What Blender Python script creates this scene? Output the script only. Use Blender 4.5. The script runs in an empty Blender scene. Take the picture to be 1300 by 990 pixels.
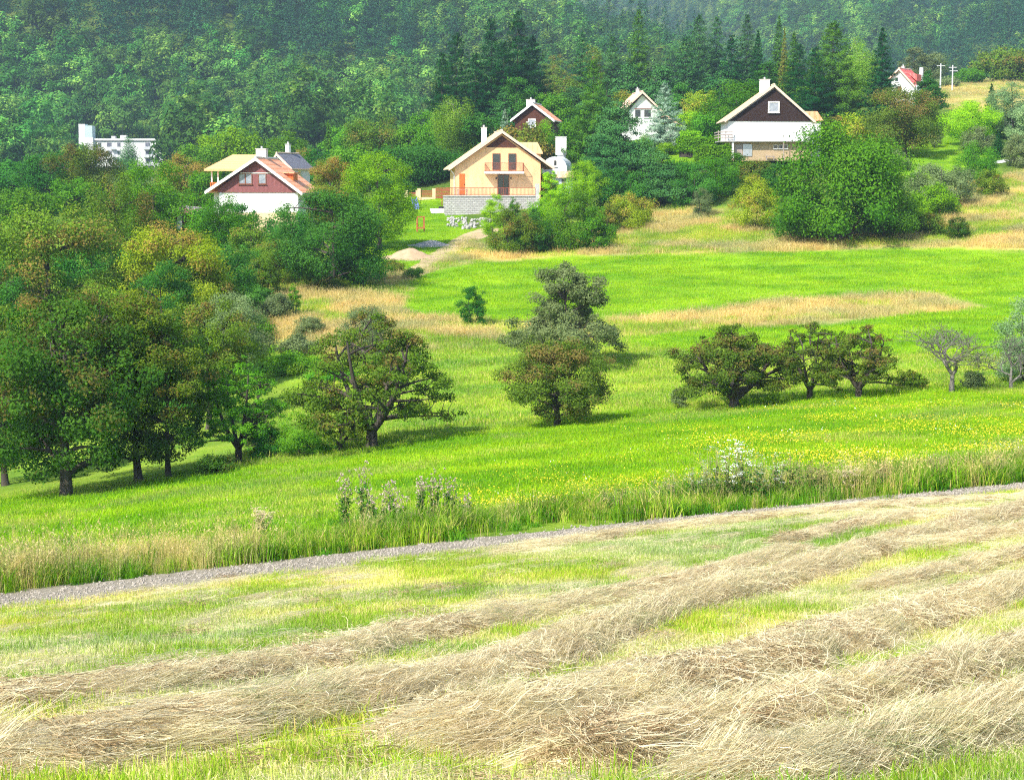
import bpy, math, random
import numpy as np
from mathutils import Vector
SC = bpy.context.scene
COL = SC.collection
R = math.radians
RNG = np.random.default_rng(7)

# ------------------------------------------------------------------ camera maths (photo pixels 1300 x 990)
F = 2400.0
TH = math.atan(265.0 / F)
CT, ST = math.cos(TH), math.sin(TH)

def ray(px, py):
    cx = (px - 650.0) / F; cy = -(py - 495.0) / F
    return np.array([cx, CT + cy * ST, -ST + cy * CT])

def at(px, py, D):
    d = ray(px, py)
    return d * (D / d[1])

def project(X, Y, Z):
    zc = Y * CT - Z * ST
    zc = np.where(zc < .05, .05, zc)
    yc = Y * ST + Z * CT
    return 650 + F * X / zc, 495 - F * yc / zc

# ------------------------------------------------------------------ terrain heights
COLS = {
 -600: [(817,35),(800,44),(730,60),(690,90),(650,105),(600,120),(490,145),(410,170),(330,200),(280,250),(255,400),(233,640)],
 0:    [(1000,13),(900,17),(830,24),(768,40),(738,44),(690,60),(640,92),(606,105),(560,120),(470,145),(390,170),(310,200),(270,250),(250,400),(232,640)],
 300:  [(990,13.5),(900,17),(830,24.5),(729,42.7),(700,48),(640,68),(590,95),(550,110),(470,128),(400,145),(370,158),(330,180),(290,205),(262,260),(246,400),(232,640)],
 600:  [(990,13.8),(900,17.3),(800,28),(693,45.7),(662,51),(610,70),(563,92),(522,106),(450,126),(410,143),(330,183),(288,222),(252,246),(195,275),(155,400),(185,640)],
 900:  [(990,14),(900,17.5),(800,27.5),(660,49.3),(634,55),(580,70),(532,92),(517,104),(440,126),(400,145),(328,178),(298,195),(250,215),(208,232),(185,270),(150,330),(125,450),(135,640)],
 1250: [(990,14),(900,17.8),(800,27),(700,38.5),(621,54.5),(600,60),(560,72),(500,95),(440,120),(385,150),(318,180),(285,192),(228,222),(180,255),(150,290),(115,350),(103,430),(100,640)],
 1900: [(800,27),(700,37),(580,58),(560,68),(500,85),(440,110),(385,140),(318,170),(285,185),(225,222),(180,255),(150,290),(115,350),(100,430),(95,640)],
}
NEAR = [(1.0, -1.75), (5, -2.5), (9, -3.35), (11.5, -3.85)]
_us = []; _prof = []
VL = np.linspace(0, math.log(660), 520)
for _px, _l in COLS.items():
    dd = [n[0] for n in NEAR]; zz = [n[1] for n in NEAR]
    for (py, D) in _l:
        d = ray(_px, py); dd.append(D); zz.append(d[2] / d[1] * D)
    _us.append((_px - 650) / F); _prof.append(np.interp(VL, np.log(dd), zz))
_us = np.array(_us); _prof = np.array(_prof)
UL = np.linspace(_us[0], _us[-1], 260)
_T = np.array([np.interp(UL, _us, _prof[:, j]) for j in range(len(VL))]).T
def _gauss(a, s, ax):
    k = int(3 * s) + 1
    w = np.exp(-.5 * (np.arange(-k, k + 1) / s) ** 2); w /= w.sum()
    p = [(0, 0), (0, 0)]; p[ax] = (k, k)
    b = np.pad(a, p, mode='edge')
    return sum(w[i] * (b[i:i + a.shape[0], :] if ax == 0 else b[:, i:i + a.shape[1]]) for i in range(2 * k + 1))
_T = _gauss(_gauss(_T, 11, 0), 3.2, 1)

def _h2(ix, iy, s):
    n = (ix * 374761393 + iy * 668265263 + s * 974634777) & 0xffffffff
    n = ((n ^ (n >> 13)) * 1274126177) & 0xffffffff
    return ((n ^ (n >> 16)) & 0xffff) / 65535.0
def vnoise(x, y, s=0):
    x = np.asarray(x, float); y = np.asarray(y, float)
    ix = np.floor(x).astype(np.int64); iy = np.floor(y).astype(np.int64)
    fx = x - ix; fy = y - iy
    fx = fx * fx * (3 - 2 * fx); fy = fy * fy * (3 - 2 * fy)
    a = _h2(ix, iy, s); b = _h2(ix + 1, iy, s); c = _h2(ix, iy + 1, s); d = _h2(ix + 1, iy + 1, s)
    return (a + (b - a) * fx) * (1 - fy) + (c + (d - c) * fx) * fy
def fbm(x, y, s=0, o=4):
    r = 0; a = .5; t = 0
    for i in range(o):
        r = r + a * vnoise(x * 2 ** i, y * 2 ** i, s + i * 17); t += a; a *= .5
    return r / t

def sstep(a, b, x):
    t = np.clip((x - a) / (b - a), 0, 1); return t * t * (3 - 2 * t)

def terrain(X, Y):
    X = np.asarray(X, float); Y = np.asarray(Y, float)
    Yc = np.clip(Y, 1.0, 650)
    u = np.clip(X / np.maximum(Yc, 1.0), UL[0], UL[-1] - 1e-6)
    v = np.log(Yc)
    fi = (u - UL[0]) / (UL[1] - UL[0]); fj = v / (VL[1] - VL[0])
    i = np.clip(fi.astype(int), 0, len(UL) - 2); j = np.clip(fj.astype(int), 0, len(VL) - 2)
    fi = fi - i; fj = fj - j
    z = (_T[i, j] * (1 - fi) + _T[i + 1, j] * fi) * (1 - fj) + (_T[i, j + 1] * (1 - fi) + _T[i + 1, j + 1] * fi) * fj
    z = z + np.where(Y < 1, (1 - Y) * .02, 0)
    z = z + (fbm(X / 9, Y / 9, 3) - .5) * .5 * sstep(50, 90, Y)
    # hills
    crest = np.clip(70 - .50 * X, 0, 270) * (1 - .12 * sstep(-400, -900, X))
    crest = np.where(X > 80, np.clip(30 - (X - 80) * .3, 0, 30), crest)
    s = np.where(Y < 1000, sstep(560, 1080, Y) / sstep(560, 1080, 1000.0), np.clip(1 - ((Y - 1000) / 420.0) ** 2 * .8, .0, 1))
    z = z + crest * s * (1 + .10 * (fbm(X / 130, Y / 130, 5) - .5))
    z = z + (fbm(X / 60, Y / 60, 9) - .5) * 14 * sstep(650, 900, Y)
    uu = X / np.maximum(Y, 1)
    Y0 = np.interp(uu, [-.1, .05, .15, .26], [1700, 1600, 1000, 800])
    z = z + np.clip(Y - Y0, 0, None) ** 1.02 * np.interp(uu, [-.1, .05, .15, .26], [.34, .32, .21, .18])
    return z

_Dm = np.exp(np.linspace(math.log(9), math.log(2600), 5200))
def P(px, py):
    """first point of the terrain that a view line meets"""
    d = ray(px, py); k = _Dm / d[1]
    z = d[2] * k; t = terrain(d[0] * k, _Dm)
    h = np.nonzero(z < t)[0]
    i = h[0] if len(h) else -1
    D = _Dm[i]
    p = d * (D / d[1]); p[2] = float(terrain(p[0], p[1]))
    return p

def ground_at(px, D):
    """terrain point on the column of a pixel at a given distance"""
    x = (px - 650) / F * D / (CT)
    x = (px - 650) / F * D
    return np.array([x, D, float(terrain(x, D))])

def inpoly(px, py, poly):
    px = np.asarray(px); py = np.asarray(py)
    r = np.zeros(px.shape, bool)
    n = len(poly); j = n - 1
    for i in range(n):
        xi, yi = poly[i]; xj, yj = poly[j]
        if yi != yj:
            c = ((yi > py) != (yj > py)) & (px < (xj - xi) * (py - yi) / (yj - yi) + xi)
            r ^= c
        j = i
    return r

# ------------------------------------------------------------------ object helpers
def prop(o, label=None, cat=None, group=None, kind=None):
    if label: o['label'] = label
    if cat: o['category'] = cat
    if group: o['group'] = group
    if kind: o['kind'] = kind
    return o
def link(o, parent=None):
    COL.objects.link(o)
    if parent is not None: o.parent = parent
    return o
def empty(name, loc, rz=0, **k):
    o = bpy.data.objects.new(name, None); o.empty_display_size = .3
    o.location = loc; o.rotation_euler = (0, 0, rz)
    return prop(link(o), **k)

def np_mesh(name, V, Fq, mats=(), smooth=False, attrs=None, midx=None, smask=None):
    """V (n,3); Fq (m,k) array or list of such arrays"""
    me = bpy.data.meshes.new(name)
    V = np.asarray(V, np.float32)
    if not isinstance(Fq, list): Fq = [Fq]
    Fq = [np.asarray(f, np.int32) for f in Fq if len(f)]
    nl = sum(f.size for f in Fq); nf = sum(len(f) for f in Fq)
    me.vertices.add(len(V)); me.vertices.foreach_set('co', V.ravel())
    me.loops.add(nl); me.polygons.add(nf)
    me.loops.foreach_set('vertex_index', np.concatenate([f.ravel() for f in Fq]) if Fq else np.zeros(0, np.int32))
    tot = np.concatenate([np.full(len(f), f.shape[1], np.int32) for f in Fq])
    st = np.concatenate([[0], np.cumsum(tot)[:-1]]).astype(np.int32)
    me.polygons.foreach_set('loop_start', st); me.polygons.foreach_set('loop_total', tot)
    if smooth: me.polygons.foreach_set('use_smooth', np.ones(nf, bool) if smask is None else smask)
    else: me.polygons.foreach_set('use_smooth', np.zeros(nf, bool))
    if midx is not None: me.polygons.foreach_set('material_index', np.asarray(midx, np.int32))
    me.update(calc_edges=True)
    for k, (dom, typ, val) in (attrs or {}).items():
        a = me.attributes.new(k, typ, dom)
        a.data.foreach_set('value' if typ == 'FLOAT' else ('vector' if typ == 'FLOAT_VECTOR' else 'color'), np.asarray(val, np.float32).ravel())
    for m in mats: me.materials.append(m)
    return me

class MB:
    """collects simple solids into one mesh"""
    def __init__(s): s.V = []; s.F = {3: [], 4: []}; s.n = 0; s.poly = []
    def add(s, V, Fs):
        V = np.asarray(V, float)
        for f in Fs:
            if len(f) in (3, 4): s.F[len(f)].append([i + s.n for i in f])
            else: s.poly.append([i + s.n for i in f])
        s.V.append(V); s.n += len(V); return s
    def box(s, x0, x1, y0, y1, z0, z1):
        return s.add([(x0,y0,z0),(x1,y0,z0),(x1,y1,z0),(x0,y1,z0),(x0,y0,z1),(x1,y0,z1),(x1,y1,z1),(x0,y1,z1)],
                     [(0,3,2,1),(4,5,6,7),(0,1,5,4),(1,2,6,5),(2,3,7,6),(3,0,4,7)])
    def prism(s, pts, y0, y1):
        """polygon in local x,z extruded along y"""
        n = len(pts)
        V = [(p[0], y0, p[1]) for p in pts] + [(p[0], y1, p[1]) for p in pts]
        Fs = [tuple(range(n)), tuple(range(2 * n - 1, n - 1, -1))] + [(i, i + n, (i + 1) % n + n, (i + 1) % n) for i in range(n)]
        return s.add(V, Fs)
    def bar(s, a, b, r, sides=6, r2=None):
        V, Fq = tube([a, b], [r, r if r2 is None else r2], sides, cap=True)
        return s.add(V, [tuple(f) for f in Fq])
    def build(s, name, mat, parent=None, smooth=False):
        me = bpy.data.meshes.new(name)
        me.from_pydata(np.concatenate(s.V).tolist(), [], s.F[3] + s.F[4] + s.poly)
        import bmesh
        bm = bmesh.new(); bm.from_mesh(me); bmesh.ops.recalc_face_normals(bm, faces=bm.faces); bm.to_mesh(me); bm.free()
        if smooth:
            for p in me.polygons: p.use_smooth = True
        me.materials.append(mat)
        return link(bpy.data.objects.new(name, me), parent)

def tube(pts, rad, sides=6, cap=False):
    pts = np.asarray(pts, float); n = len(pts)
    T = np.gradient(pts, axis=0); T /= np.linalg.norm(T, axis=1)[:, None] + 1e-9
    ref = np.array([0.31, 0.95, 0.05]) if abs(T[0][2]) > .6 else np.array([0, 0, 1.0])
    A = np.cross(T, ref); A /= np.linalg.norm(A, axis=1)[:, None] + 1e-9
    B = np.cross(T, A)
    an = np.arange(sides) * 2 * math.pi / sides
    V = (pts[:, None] + np.asarray(rad)[:, None, None] * (A[:, None] * np.cos(an)[None, :, None] + B[:, None] * np.sin(an)[None, :, None])).reshape(-1, 3)
    i = np.arange(n - 1)[:, None] * sides; k = np.arange(sides)[None]; k2 = (k + 1) % sides
    Fq = np.stack([i + k, i + k2, i + sides + k2, i + sides + k], -1).reshape(-1, 4)
    if cap and sides == 4: Fq = np.vstack([Fq, [[3, 2, 1, 0]], [[(n - 1) * 4 + q for q in range(4)]]])
    elif cap:
        V = np.vstack([V, pts[:1], pts[-1:]]); c0 = n * sides; e = (n - 1) * sides
        ex = [[q, (q + 1) % sides, c0, c0][:4] for q in range(sides)]
        tri = [(q, (q + 1) % sides, c0) for q in range(sides)] + [(e + q, e + (q + 1) % sides, c0 + 1) for q in range(sides)]
        return V, [tuple(f) for f in Fq] + tri
    return V, Fq

# ------------------------------------------------------------------ materials
def nmat(name):
    m = bpy.data.materials.new(name); m.use_nodes = True
    nt = m.node_tree; nt.nodes.clear()
    o = nt.nodes.new('ShaderNodeOutputMaterial')
    return m, nt, o
def N(nt, t, **k):
    n = nt.nodes.new(t)
    for a, b in k.items():
        if a.startswith('i_'): n.inputs[a[2:].replace('_', ' ')].default_value = b
        else: setattr(n, a, b)
    return n
def L(nt, a, b): nt.links.new(a, b)
def rgb(*c): return (c[0], c[1], c[2], 1)
def noise_fac(nt, scale, detail=3, coord='Object', stretch=None, lo=.35, hi=.65, rough=.6):
    tc = N(nt, 'ShaderNodeTexCoord'); src = tc.outputs[coord]
    if coord == 'World': pass
    if stretch:
        mp = N(nt, 'ShaderNodeMapping'); mp.inputs['Scale'].default_value = stretch
        L(nt, src, mp.inputs['Vector']); src = mp.outputs[0]
    n = N(nt, 'ShaderNodeTexNoise'); n.inputs['Scale'].default_value = scale; n.inputs['Detail'].default_value = detail
    n.inputs['Roughness'].default_value = rough
    L(nt, src, n.inputs['Vector'])
    mr = N(nt, 'ShaderNodeMapRange'); mr.inputs['From Min'].default_value = lo; mr.inputs['From Max'].default_value = hi
    L(nt, n.outputs['Fac'], mr.inputs['Value'])
    return mr.outputs[0], n.outputs['Fac']
def mix(nt, f, a, b):
    m = N(nt, 'ShaderNodeMix', data_type='RGBA')
    for s, v in ((m.inputs[0], f), (m.inputs[6], a), (m.inputs[7], b)):
        if hasattr(v, 'is_output'): L(nt, v, s)
        else: s.default_value = v
    return m.outputs[2]

def plain(name, c, c2=None, scale=3, rough=.8, stretch=None, bump=0, spec=.3, metal=0, coord='Object'):
    m, nt, o = nmat(name)
    b = N(nt, 'ShaderNodeBsdfPrincipled'); b.inputs['Roughness'].default_value = rough
    b.inputs['Specular IOR Level'].default_value = spec; b.inputs['Metallic'].default_value = metal
    f, raw = noise_fac(nt, scale, 4, coord, stretch)
    c2 = c2 or tuple(x * .82 for x in c)
    L(nt, mix(nt, f, rgb(*c), rgb(*c2)), b.inputs['Base Color'])
    if bump:
        bp = N(nt, 'ShaderNodeBump'); bp.inputs['Strength'].default_value = bump; bp.inputs['Distance'].default_value = .03
        L(nt, raw, bp.inputs['Height']); L(nt, bp.outputs[0], b.inputs['Normal'])
    L(nt, b.outputs[0], o.inputs[0])
    return m

def leafmat(name, c1, c2, c3=None, c3amt=0.0, trans=.42, hue=.014, gloss=0, val=(.8,1.22), geo=None):
    """leaf colours c1..c2 by leaf, c3 (dry / red leaves) on some clumps"""
    m, nt, o = nmat(name)
    a = N(nt, 'ShaderNodeAttribute', attribute_name='tint')
    col = mix(nt, a.outputs['Fac'], rgb(*c1), rgb(*c2))
    if c3:
        a2 = N(nt, 'ShaderNodeAttribute', attribute_name='dry')
        mr = N(nt, 'ShaderNodeMapRange'); mr.inputs['From Min'].default_value = 1 - c3amt - .12; mr.inputs['From Max'].default_value = 1 - c3amt + .12
        L(nt, a2.outputs['Fac'], mr.inputs['Value'])
        col = mix(nt, mr.outputs[0], col, rgb(*c3))
    oi = N(nt, 'ShaderNodeObjectInfo')
    hs = N(nt, 'ShaderNodeHueSaturation')
    mh = N(nt, 'ShaderNodeMapRange'); mh.inputs['To Min'].default_value = .5 - hue; mh.inputs['To Max'].default_value = .5 + hue * .6
    L(nt, oi.outputs['Random'], mh.inputs['Value']); L(nt, mh.outputs[0], hs.inputs['Hue'])
    ml = N(nt, 'ShaderNodeMath', operation='MULTIPLY'); ml.inputs[1].default_value = 7.31
    fr = N(nt, 'ShaderNodeMath', operation='FRACT')
    L(nt, oi.outputs['Random'], ml.inputs[0]); L(nt, ml.outputs[0], fr.inputs[0])
    mv = N(nt, 'ShaderNodeMapRange'); mv.inputs['To Min'].default_value = val[0]; mv.inputs['To Max'].default_value = val[1]
    L(nt, fr.outputs[0], mv.inputs['Value']); L(nt, mv.outputs[0], hs.inputs['Value'])
    if geo:
        ge = N(nt, 'ShaderNodeNewGeometry'); mp = N(nt, 'ShaderNodeMapping'); mp.inputs['Scale'].default_value = (.55, 1, 1)
        L(nt, ge.outputs['Position'], mp.inputs[0]); tn = N(nt, 'ShaderNodeTexNoise'); tn.inputs['Scale'].default_value = .22; tn.inputs['Detail'].default_value = 5; tn.inputs['Roughness'].default_value = .6
        L(nt, mp.outputs[0], tn.inputs['Vector']); gm = N(nt, 'ShaderNodeMapRange'); gm.inputs['From Min'].default_value = .36; gm.inputs['From Max'].default_value = .64
        L(nt, tn.outputs['Fac'], gm.inputs['Value'])
        mm = N(nt, 'ShaderNodeMix', data_type='RGBA', blend_type='MULTIPLY'); mm.inputs[0].default_value = 1
        L(nt, col, mm.inputs[6]); L(nt, mix(nt, gm.outputs[0], rgb(*geo[0]), rgb(*geo[1])), mm.inputs[7]); col = mm.outputs[2]
    L(nt, col, hs.inputs['Color'])
    d = N(nt, 'ShaderNodeBsdfDiffuse'); t = N(nt, 'ShaderNodeBsdfTranslucent'); ms = N(nt, 'ShaderNodeMixShader'); ms.inputs[0].default_value = trans
    L(nt, hs.outputs[0], d.inputs[0]); L(nt, hs.outputs[0], t.inputs[0]); L(nt, d.outputs[0], ms.inputs[1]); L(nt, t.outputs[0], ms.inputs[2])
    L(nt, ms.outputs[0], o.inputs[0])
    return m
HAZE = True; EXPO = 0.85; DENOISE = False
# ------------------------------------------------------------------ palettes
SATURATE = 1.0
LM = {
 'green':  leafmat('leaf_green', (.055,.21,.012), (.15,.36,.022)),
 'deep':   leafmat('leaf_deep_green', (.032,.155,.020), (.09,.27,.034)),
 'fresh':  leafmat('leaf_fresh_green', (.14,.38,.010), (.26,.52,.02)),
 'lime':   leafmat('leaf_lime', (.24,.52,.010), (.38,.66,.02)),
 'yellow': leafmat('leaf_yellow_green', (.20,.34,.010), (.36,.46,.03), (.44,.32,.07), .18),
 'olive':  leafmat('leaf_olive', (.085,.19,.014), (.19,.31,.03), (.28,.20,.05), .16),
 'brown':  leafmat('leaf_brownish', (.08,.17,.013), (.16,.26,.028), (.20,.15,.04), .2),
 'darkbr': leafmat('leaf_dark_brownish', (.036,.12,.012), (.10,.21,.024), (.14,.115,.03), .2),
 'sage':   leafmat('leaf_sage', (.15,.22,.07), (.26,.34,.14)),
 'silver': leafmat('leaf_silver', (.20,.36,.13), (.34,.48,.22)),
 'spruce': leafmat('needle_spruce', (.006,.055,.014), (.022,.115,.024), trans=.15, hue=.015),
 'sprucel':leafmat('needle_light_spruce', (.035,.14,.012), (.12,.27,.02), trans=.2, hue=.015),
 'blue':   leafmat('needle_blue', (.022,.11,.028), (.08,.23,.055), trans=.15, hue=.015),
 'silversp': leafmat('needle_silver', (.14,.26,.17), (.34,.46,.32), trans=.15, hue=.01),
 'birch':  leafmat('leaf_birch', (.16,.34,.025), (.28,.46,.05)),
 'red':    leafmat('leaf_reddish', (.13,.22,.02), (.23,.30,.035), (.32,.23,.05), .36),
 'rust':   leafmat('leaf_rusty', (.075,.145,.016), (.15,.22,.028), (.22,.16,.05), .2),
 'hedge':  leafmat('leaf_hedge', (.09,.28,.012), (.18,.42,.02)),
 'far':    leafmat('leaf_far', (.046,.17,.026), (.14,.33,.05), (.25,.44,.07), .15, hue=.03, val=(.5,1.6)),
 'farsp':  leafmat('needle_far', (.012,.07,.028), (.045,.14,.05), trans=.1, hue=.01),
}
BARK = plain('bark', (.045,.036,.028), (.09,.075,.06), 9, .95, (1,1,.3), .6)
BARKL = plain('bark_birch', (.45,.43,.38), (.12,.10,.09), 5, .9, (1,1,3), .3)
BARKG = plain('bark_grey', (.11,.10,.085), (.20,.185,.16), 9, .95, (1,1,.3), .4)

# ------------------------------------------------------------------ foliage
def leaves(P_, Nn, size, rs, wid=.6):
    n = len(P_)
    Nn = Nn / (np.linalg.norm(Nn, axis=1)[:, None] + 1e-9)
    t = np.cross(Nn, rs.normal(size=(n, 3))); t /= np.linalg.norm(t, axis=1)[:, None] + 1e-9
    b = np.cross(Nn, t)
    s = (size * rs.uniform(.7, 1.3, n))[:, None]
    V = np.stack([P_ + t * s, P_ + b * s * wid, P_ - t * s, P_ - b * s * wid], 1).reshape(-1, 3)
    return V, np.arange(4 * n).reshape(-1, 4)

SHAPES = {
 'round': lambda z: np.sqrt(np.clip(1 - (2 * z - .9) ** 2 / 1.21, 0.02, 1)),
 'dome':  lambda z: np.clip(1 - z ** 2.4, .03, 1) ** .55 * (.72 + .28 * np.minimum(1, z * 4)),
 'oval':  lambda z: np.clip(np.sin(np.pi * np.clip(z * .9 + .08, 0, 1)), .05, 1) ** .6,
 'cone':  lambda z: np.clip(1 - z, .02, 1) ** .75 * np.minimum(1, .55 + z * 4),
 'column': lambda z: np.clip(1 - z ** 3, .03, 1) ** .8 * np.minimum(1, .7 + z * 2),
 'wide':  lambda z: np.clip(1 - (1.7 * z - .55) ** 2, .05, 1) ** .5,
 'pear':  lambda z: np.interp(z, [0, .12, .3, .42, .6, .8, .94, 1], [.75, 1, .92, .62, .58, .52, .3, .08]),
}
def broad_tree(seed, A, shape, c0, n, leaf, ncl=60, rcl=.11, lean=.03, limb=14, trunk_r=.03, droop=0, flat=.75, open_=0.0, fork=0, lumps=.34, twigs=0, coh=0):
    """tree of crown width 1 and height A, trunk + limbs and a crown of leaf clumps; returns (trunk V,F), (crown V,F,tint,dry)"""
    rs = np.random.default_rng(seed)
    ch = A * (1 - c0)
    f = SHAPES[shape]
    ph = rs.uniform(0, 6.28, 8)
    zc = rs.uniform(0.02, .97, ncl * 6)
    keep = rs.random(len(zc)) < f(zc) ** 1.3 + .12
    zc = zc[keep][:ncl]; k = len(zc)
    th = rs.uniform(0, 2 * np.pi, k)
    lump = 1 + lumps * (np.sin(2 * th + ph[0] + zc * 5) * .4 + np.sin(3 * th + ph[1] - zc * 7) * .35 + np.sin(5 * th + ph[2] + zc * 11) * .3)
    rr = (.5 - rcl * .7) * f(zc) * np.clip(lump, .55, 1.3) * rs.random(k) ** .38
    C = np.stack([rr * np.cos(th), rr * np.sin(th), A * c0 + ch * (zc * (1 - rcl) + rcl * .4)], 1)
    if shape == 'wide': C[:, 2] -= .16 * A * (rr / .5) ** 2.5; C[:, 2] = np.maximum(C[:, 2], A * .12)
    rc = rcl * rs.uniform(.6, 1.35, k) * (.65 + .35 * f(zc))
    # leaves: each clump is a loose flattened ball
    wts = rc ** 2; wts /= wts.sum()
    idx = rs.choice(k, n, p=wts)
    d = rs.normal(size=(n, 3)); d /= np.linalg.norm(d, axis=1)[:, None]
    rad = rc[idx] * rs.random(n) ** .45 * np.where(rs.random(n) < .12, 1.45, 1)
    off = d * rad[:, None]; off[:, 2] *= flat
    if droop: off[:, 2] -= droop * rs.random(n) ** 1.5 * rc[idx] * 2.5
    Pn = C[idx] + off
    ctr = np.array([0, 0, A * (c0 + (1 - c0) * .45)])
    out = (Pn - ctr); out /= np.linalg.norm(out, axis=1)[:, None] + 1e-6
    Nn = d * (.55 + coh * .2) + out * (.45 + coh * .5) + np.array([0, 0, .35]) + rs.normal(size=(n, 3)) * (.55 - .25 * coh)
    V, Q = leaves(Pn, Nn, leaf, rs)
    ct = rs.random(k) * .6
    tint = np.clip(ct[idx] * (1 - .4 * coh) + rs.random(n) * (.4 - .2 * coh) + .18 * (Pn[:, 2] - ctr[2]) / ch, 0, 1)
    dr = rs.random(k) * .65 + .18 * zc
    dry = np.clip(dr[idx] + rs.random(n) * .3, 0, 1)
    # trunk and limbs
    TV = []; TF = []; nv = 0
    def tb(pts, rad, sides):
        nonlocal nv
        v, q = tube(pts, rad, sides); TV.append(v); TF.append(q + nv); nv += len(v)
    top = np.array([lean * rs.normal(), lean * rs.normal(), A * (c0 + (1 - c0) * .72)])
    base = np.array([0, 0, -.04 * A])
    tt = np.linspace(0, 1, 8)
    mid = np.array([rs.normal() * lean, rs.normal() * lean, A * (c0 + .1)])
    def q3(a, b, c, t): return (1 - t)[:, None] ** 2 * a + 2 * ((1 - t) * t)[:, None] * b + t[:, None] ** 2 * c
    tr = q3(base, mid, top, tt)
    if not fork: tb(tr, trunk_r * (1 - .82 * tt) * (1 + .5 * np.exp(-tt * 14)), 8)
    else:
        zf = c0 * A * .55
        i0 = np.array([0, 0, zf]); t3 = np.linspace(0, 1, 4)
        tb(base + (i0 - base) * t3[:, None], trunk_r * (1.4 - .35 * t3), 8)
        for g in range(fork):
            a = g * 6.283 / fork + ph[3] * .3
            e = np.array([.27 * math.cos(a), .27 * math.sin(a), A * (c0 + (1 - c0) * rs.uniform(.55, .75))])
            m = i0 + (e - i0) * .4 + np.array([.10 * math.cos(a), .10 * math.sin(a), -.02])
            w = q3(i0 - [0, 0, .02], m, e, tt); tb(w, trunk_r * .95 * (1 - .8 * tt), 6)
            tr = np.vstack([tr, w[2:]])
    lim = rs.choice(k, min(k, limb), replace=False)
    for j in lim:
        c = C[j]
        cand = tr[(tr[:, 2] < c[2] - .02) & (tr[:, 2] > c0 * A * .55)]
        if len(cand) == 0: cand = tr[2:3]
        dd = np.linalg.norm(cand - c + np.array([0, 0, .25 * A]) * 0, axis=1) + rs.random(len(cand)) * .15
        s = cand[np.argmin(dd)]
        L_ = np.linalg.norm(c - s)
        m = s + (c - s) * .5 + np.array([0, 0, .10 * L_]) + rs.normal(size=3) * .05 * L_
        r0 = trunk_r * (.22 + .5 * L_); w = q3(s, m, c, np.linspace(0, 1, 6))
        tb(w, np.linspace(r0, r0 * .15, 6), 5)
        for _ in range(3 + twigs):
            a0 = w[rs.integers(2, 6)]; cc = C[np.argsort(np.linalg.norm(C - a0, axis=1))[rs.integers(0, 5)]] + rs.normal(size=3) * rcl * .6
            tb(np.array([a0, (a0 + cc) / 2 + rs.normal(size=3) * .02, cc]), [r0 * .3, r0 * .18, r0 * .05], 3)
    return (np.vstack(TV), np.vstack(TF)), (V, Q, tint, dry)

def spruce(seed, A, n, leaf, c0=.04, droop=.25, levels=26, nb=9, full=1.0, top_pow=.85):
    rs = np.random.default_rng(seed)
    z = 1 - np.sqrt(rs.random(n)) * .995
    z = np.where(rs.random(n) < .06, .85 + .15 * rs.random(n), z)
    lv = np.floor(z * levels); zl = (lv + .5) / levels
    k = rs.integers(0, nb, n)
    hsh = lambda a, b, s: _h2(a.astype(np.int64), b.astype(np.int64), s + seed)
    th = 2 * np.pi * (k + hsh(lv, k, 1) * .8 + hsh(lv, lv, 2)) / nb
    Lb = .5 * (1 - zl) ** top_pow * (.62 + .42 * hsh(lv, k, 3)) * full + .012
    t = rs.random(n) ** .6
    w = Lb * .28 * (1.15 - t) * rs.normal(size=n) * .8
    ch = A * (1 - c0)
    zz = A * c0 + ch * (zl + (rs.random(n) - .5) * .6 / levels)
    hang = rs.random(n) ** 2 * .045 * (1 - zl)
    zz = zz - droop * Lb * (t ** 1.2) + .18 * Lb * t ** 3 - hang + (hsh(lv, k, 4) - .5) * 1.0 * ch / levels
    r = Lb * t
    Pn = np.stack([r * np.cos(th) - w * np.sin(th), r * np.sin(th) + w * np.cos(th), zz], 1)
    outd = np.stack([np.cos(th), np.sin(th), np.full(n, -.25)], 1)
    Nn = np.array([0, 0, 1.0]) + outd * .5 + rs.normal(size=(n, 3)) * .45
    Nn /= np.linalg.norm(Nn, axis=1)[:, None]
    d = outd + rs.normal(size=(n, 3)) * .35
    d -= (d * Nn).sum(1)[:, None] * Nn; d /= np.linalg.norm(d, axis=1)[:, None]
    b = np.cross(Nn, d); s = (leaf * rs.uniform(.6, 1.3, n) * (.5 + .5 * (1 - zl)))[:, None]
    V = np.stack([Pn + d * s * 1.3, Pn + b * s * .46, Pn - d * s * .9, Pn - b * s * .46], 1).reshape(-1, 3)
    Q = np.arange(4 * n).reshape(-1, 4)
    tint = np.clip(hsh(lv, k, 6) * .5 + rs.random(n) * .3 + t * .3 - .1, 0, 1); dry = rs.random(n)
    tt = np.linspace(0, 1, 6)
    tv, tq = tube(np.stack([0 * tt, 0 * tt, -.04 * A + tt * A * 1.03], 1), .022 * (1 - .93 * tt), 6)
    TV = [tv]; TF = [tq]; nv = len(tv)
    for l in range(0, levels, 2):
        for kk in range(0, nb, 3):
            zl_ = (l + .5) / levels; Lx = .4 * (1 - zl_) ** top_pow * full
            a = 2 * np.pi * (kk + float(_h2(np.int64(l), np.int64(kk), 1 + seed)) * .8) / nb
            z0 = A * c0 + ch * zl_
            v, q = tube(np.array([[0, 0, z0 + .01], [Lx * .5 * math.cos(a), Lx * .5 * math.sin(a), z0 - droop * Lx * .4], [Lx * math.cos(a), Lx * math.sin(a), z0 - droop * Lx * .9]]), [.006, .004, .002], 3)
            TV.append(v); TF.append(q + nv); nv += len(v)
    return (np.vstack(TV), np.vstack(TF)), (V, Q, tint, dry)

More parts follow.
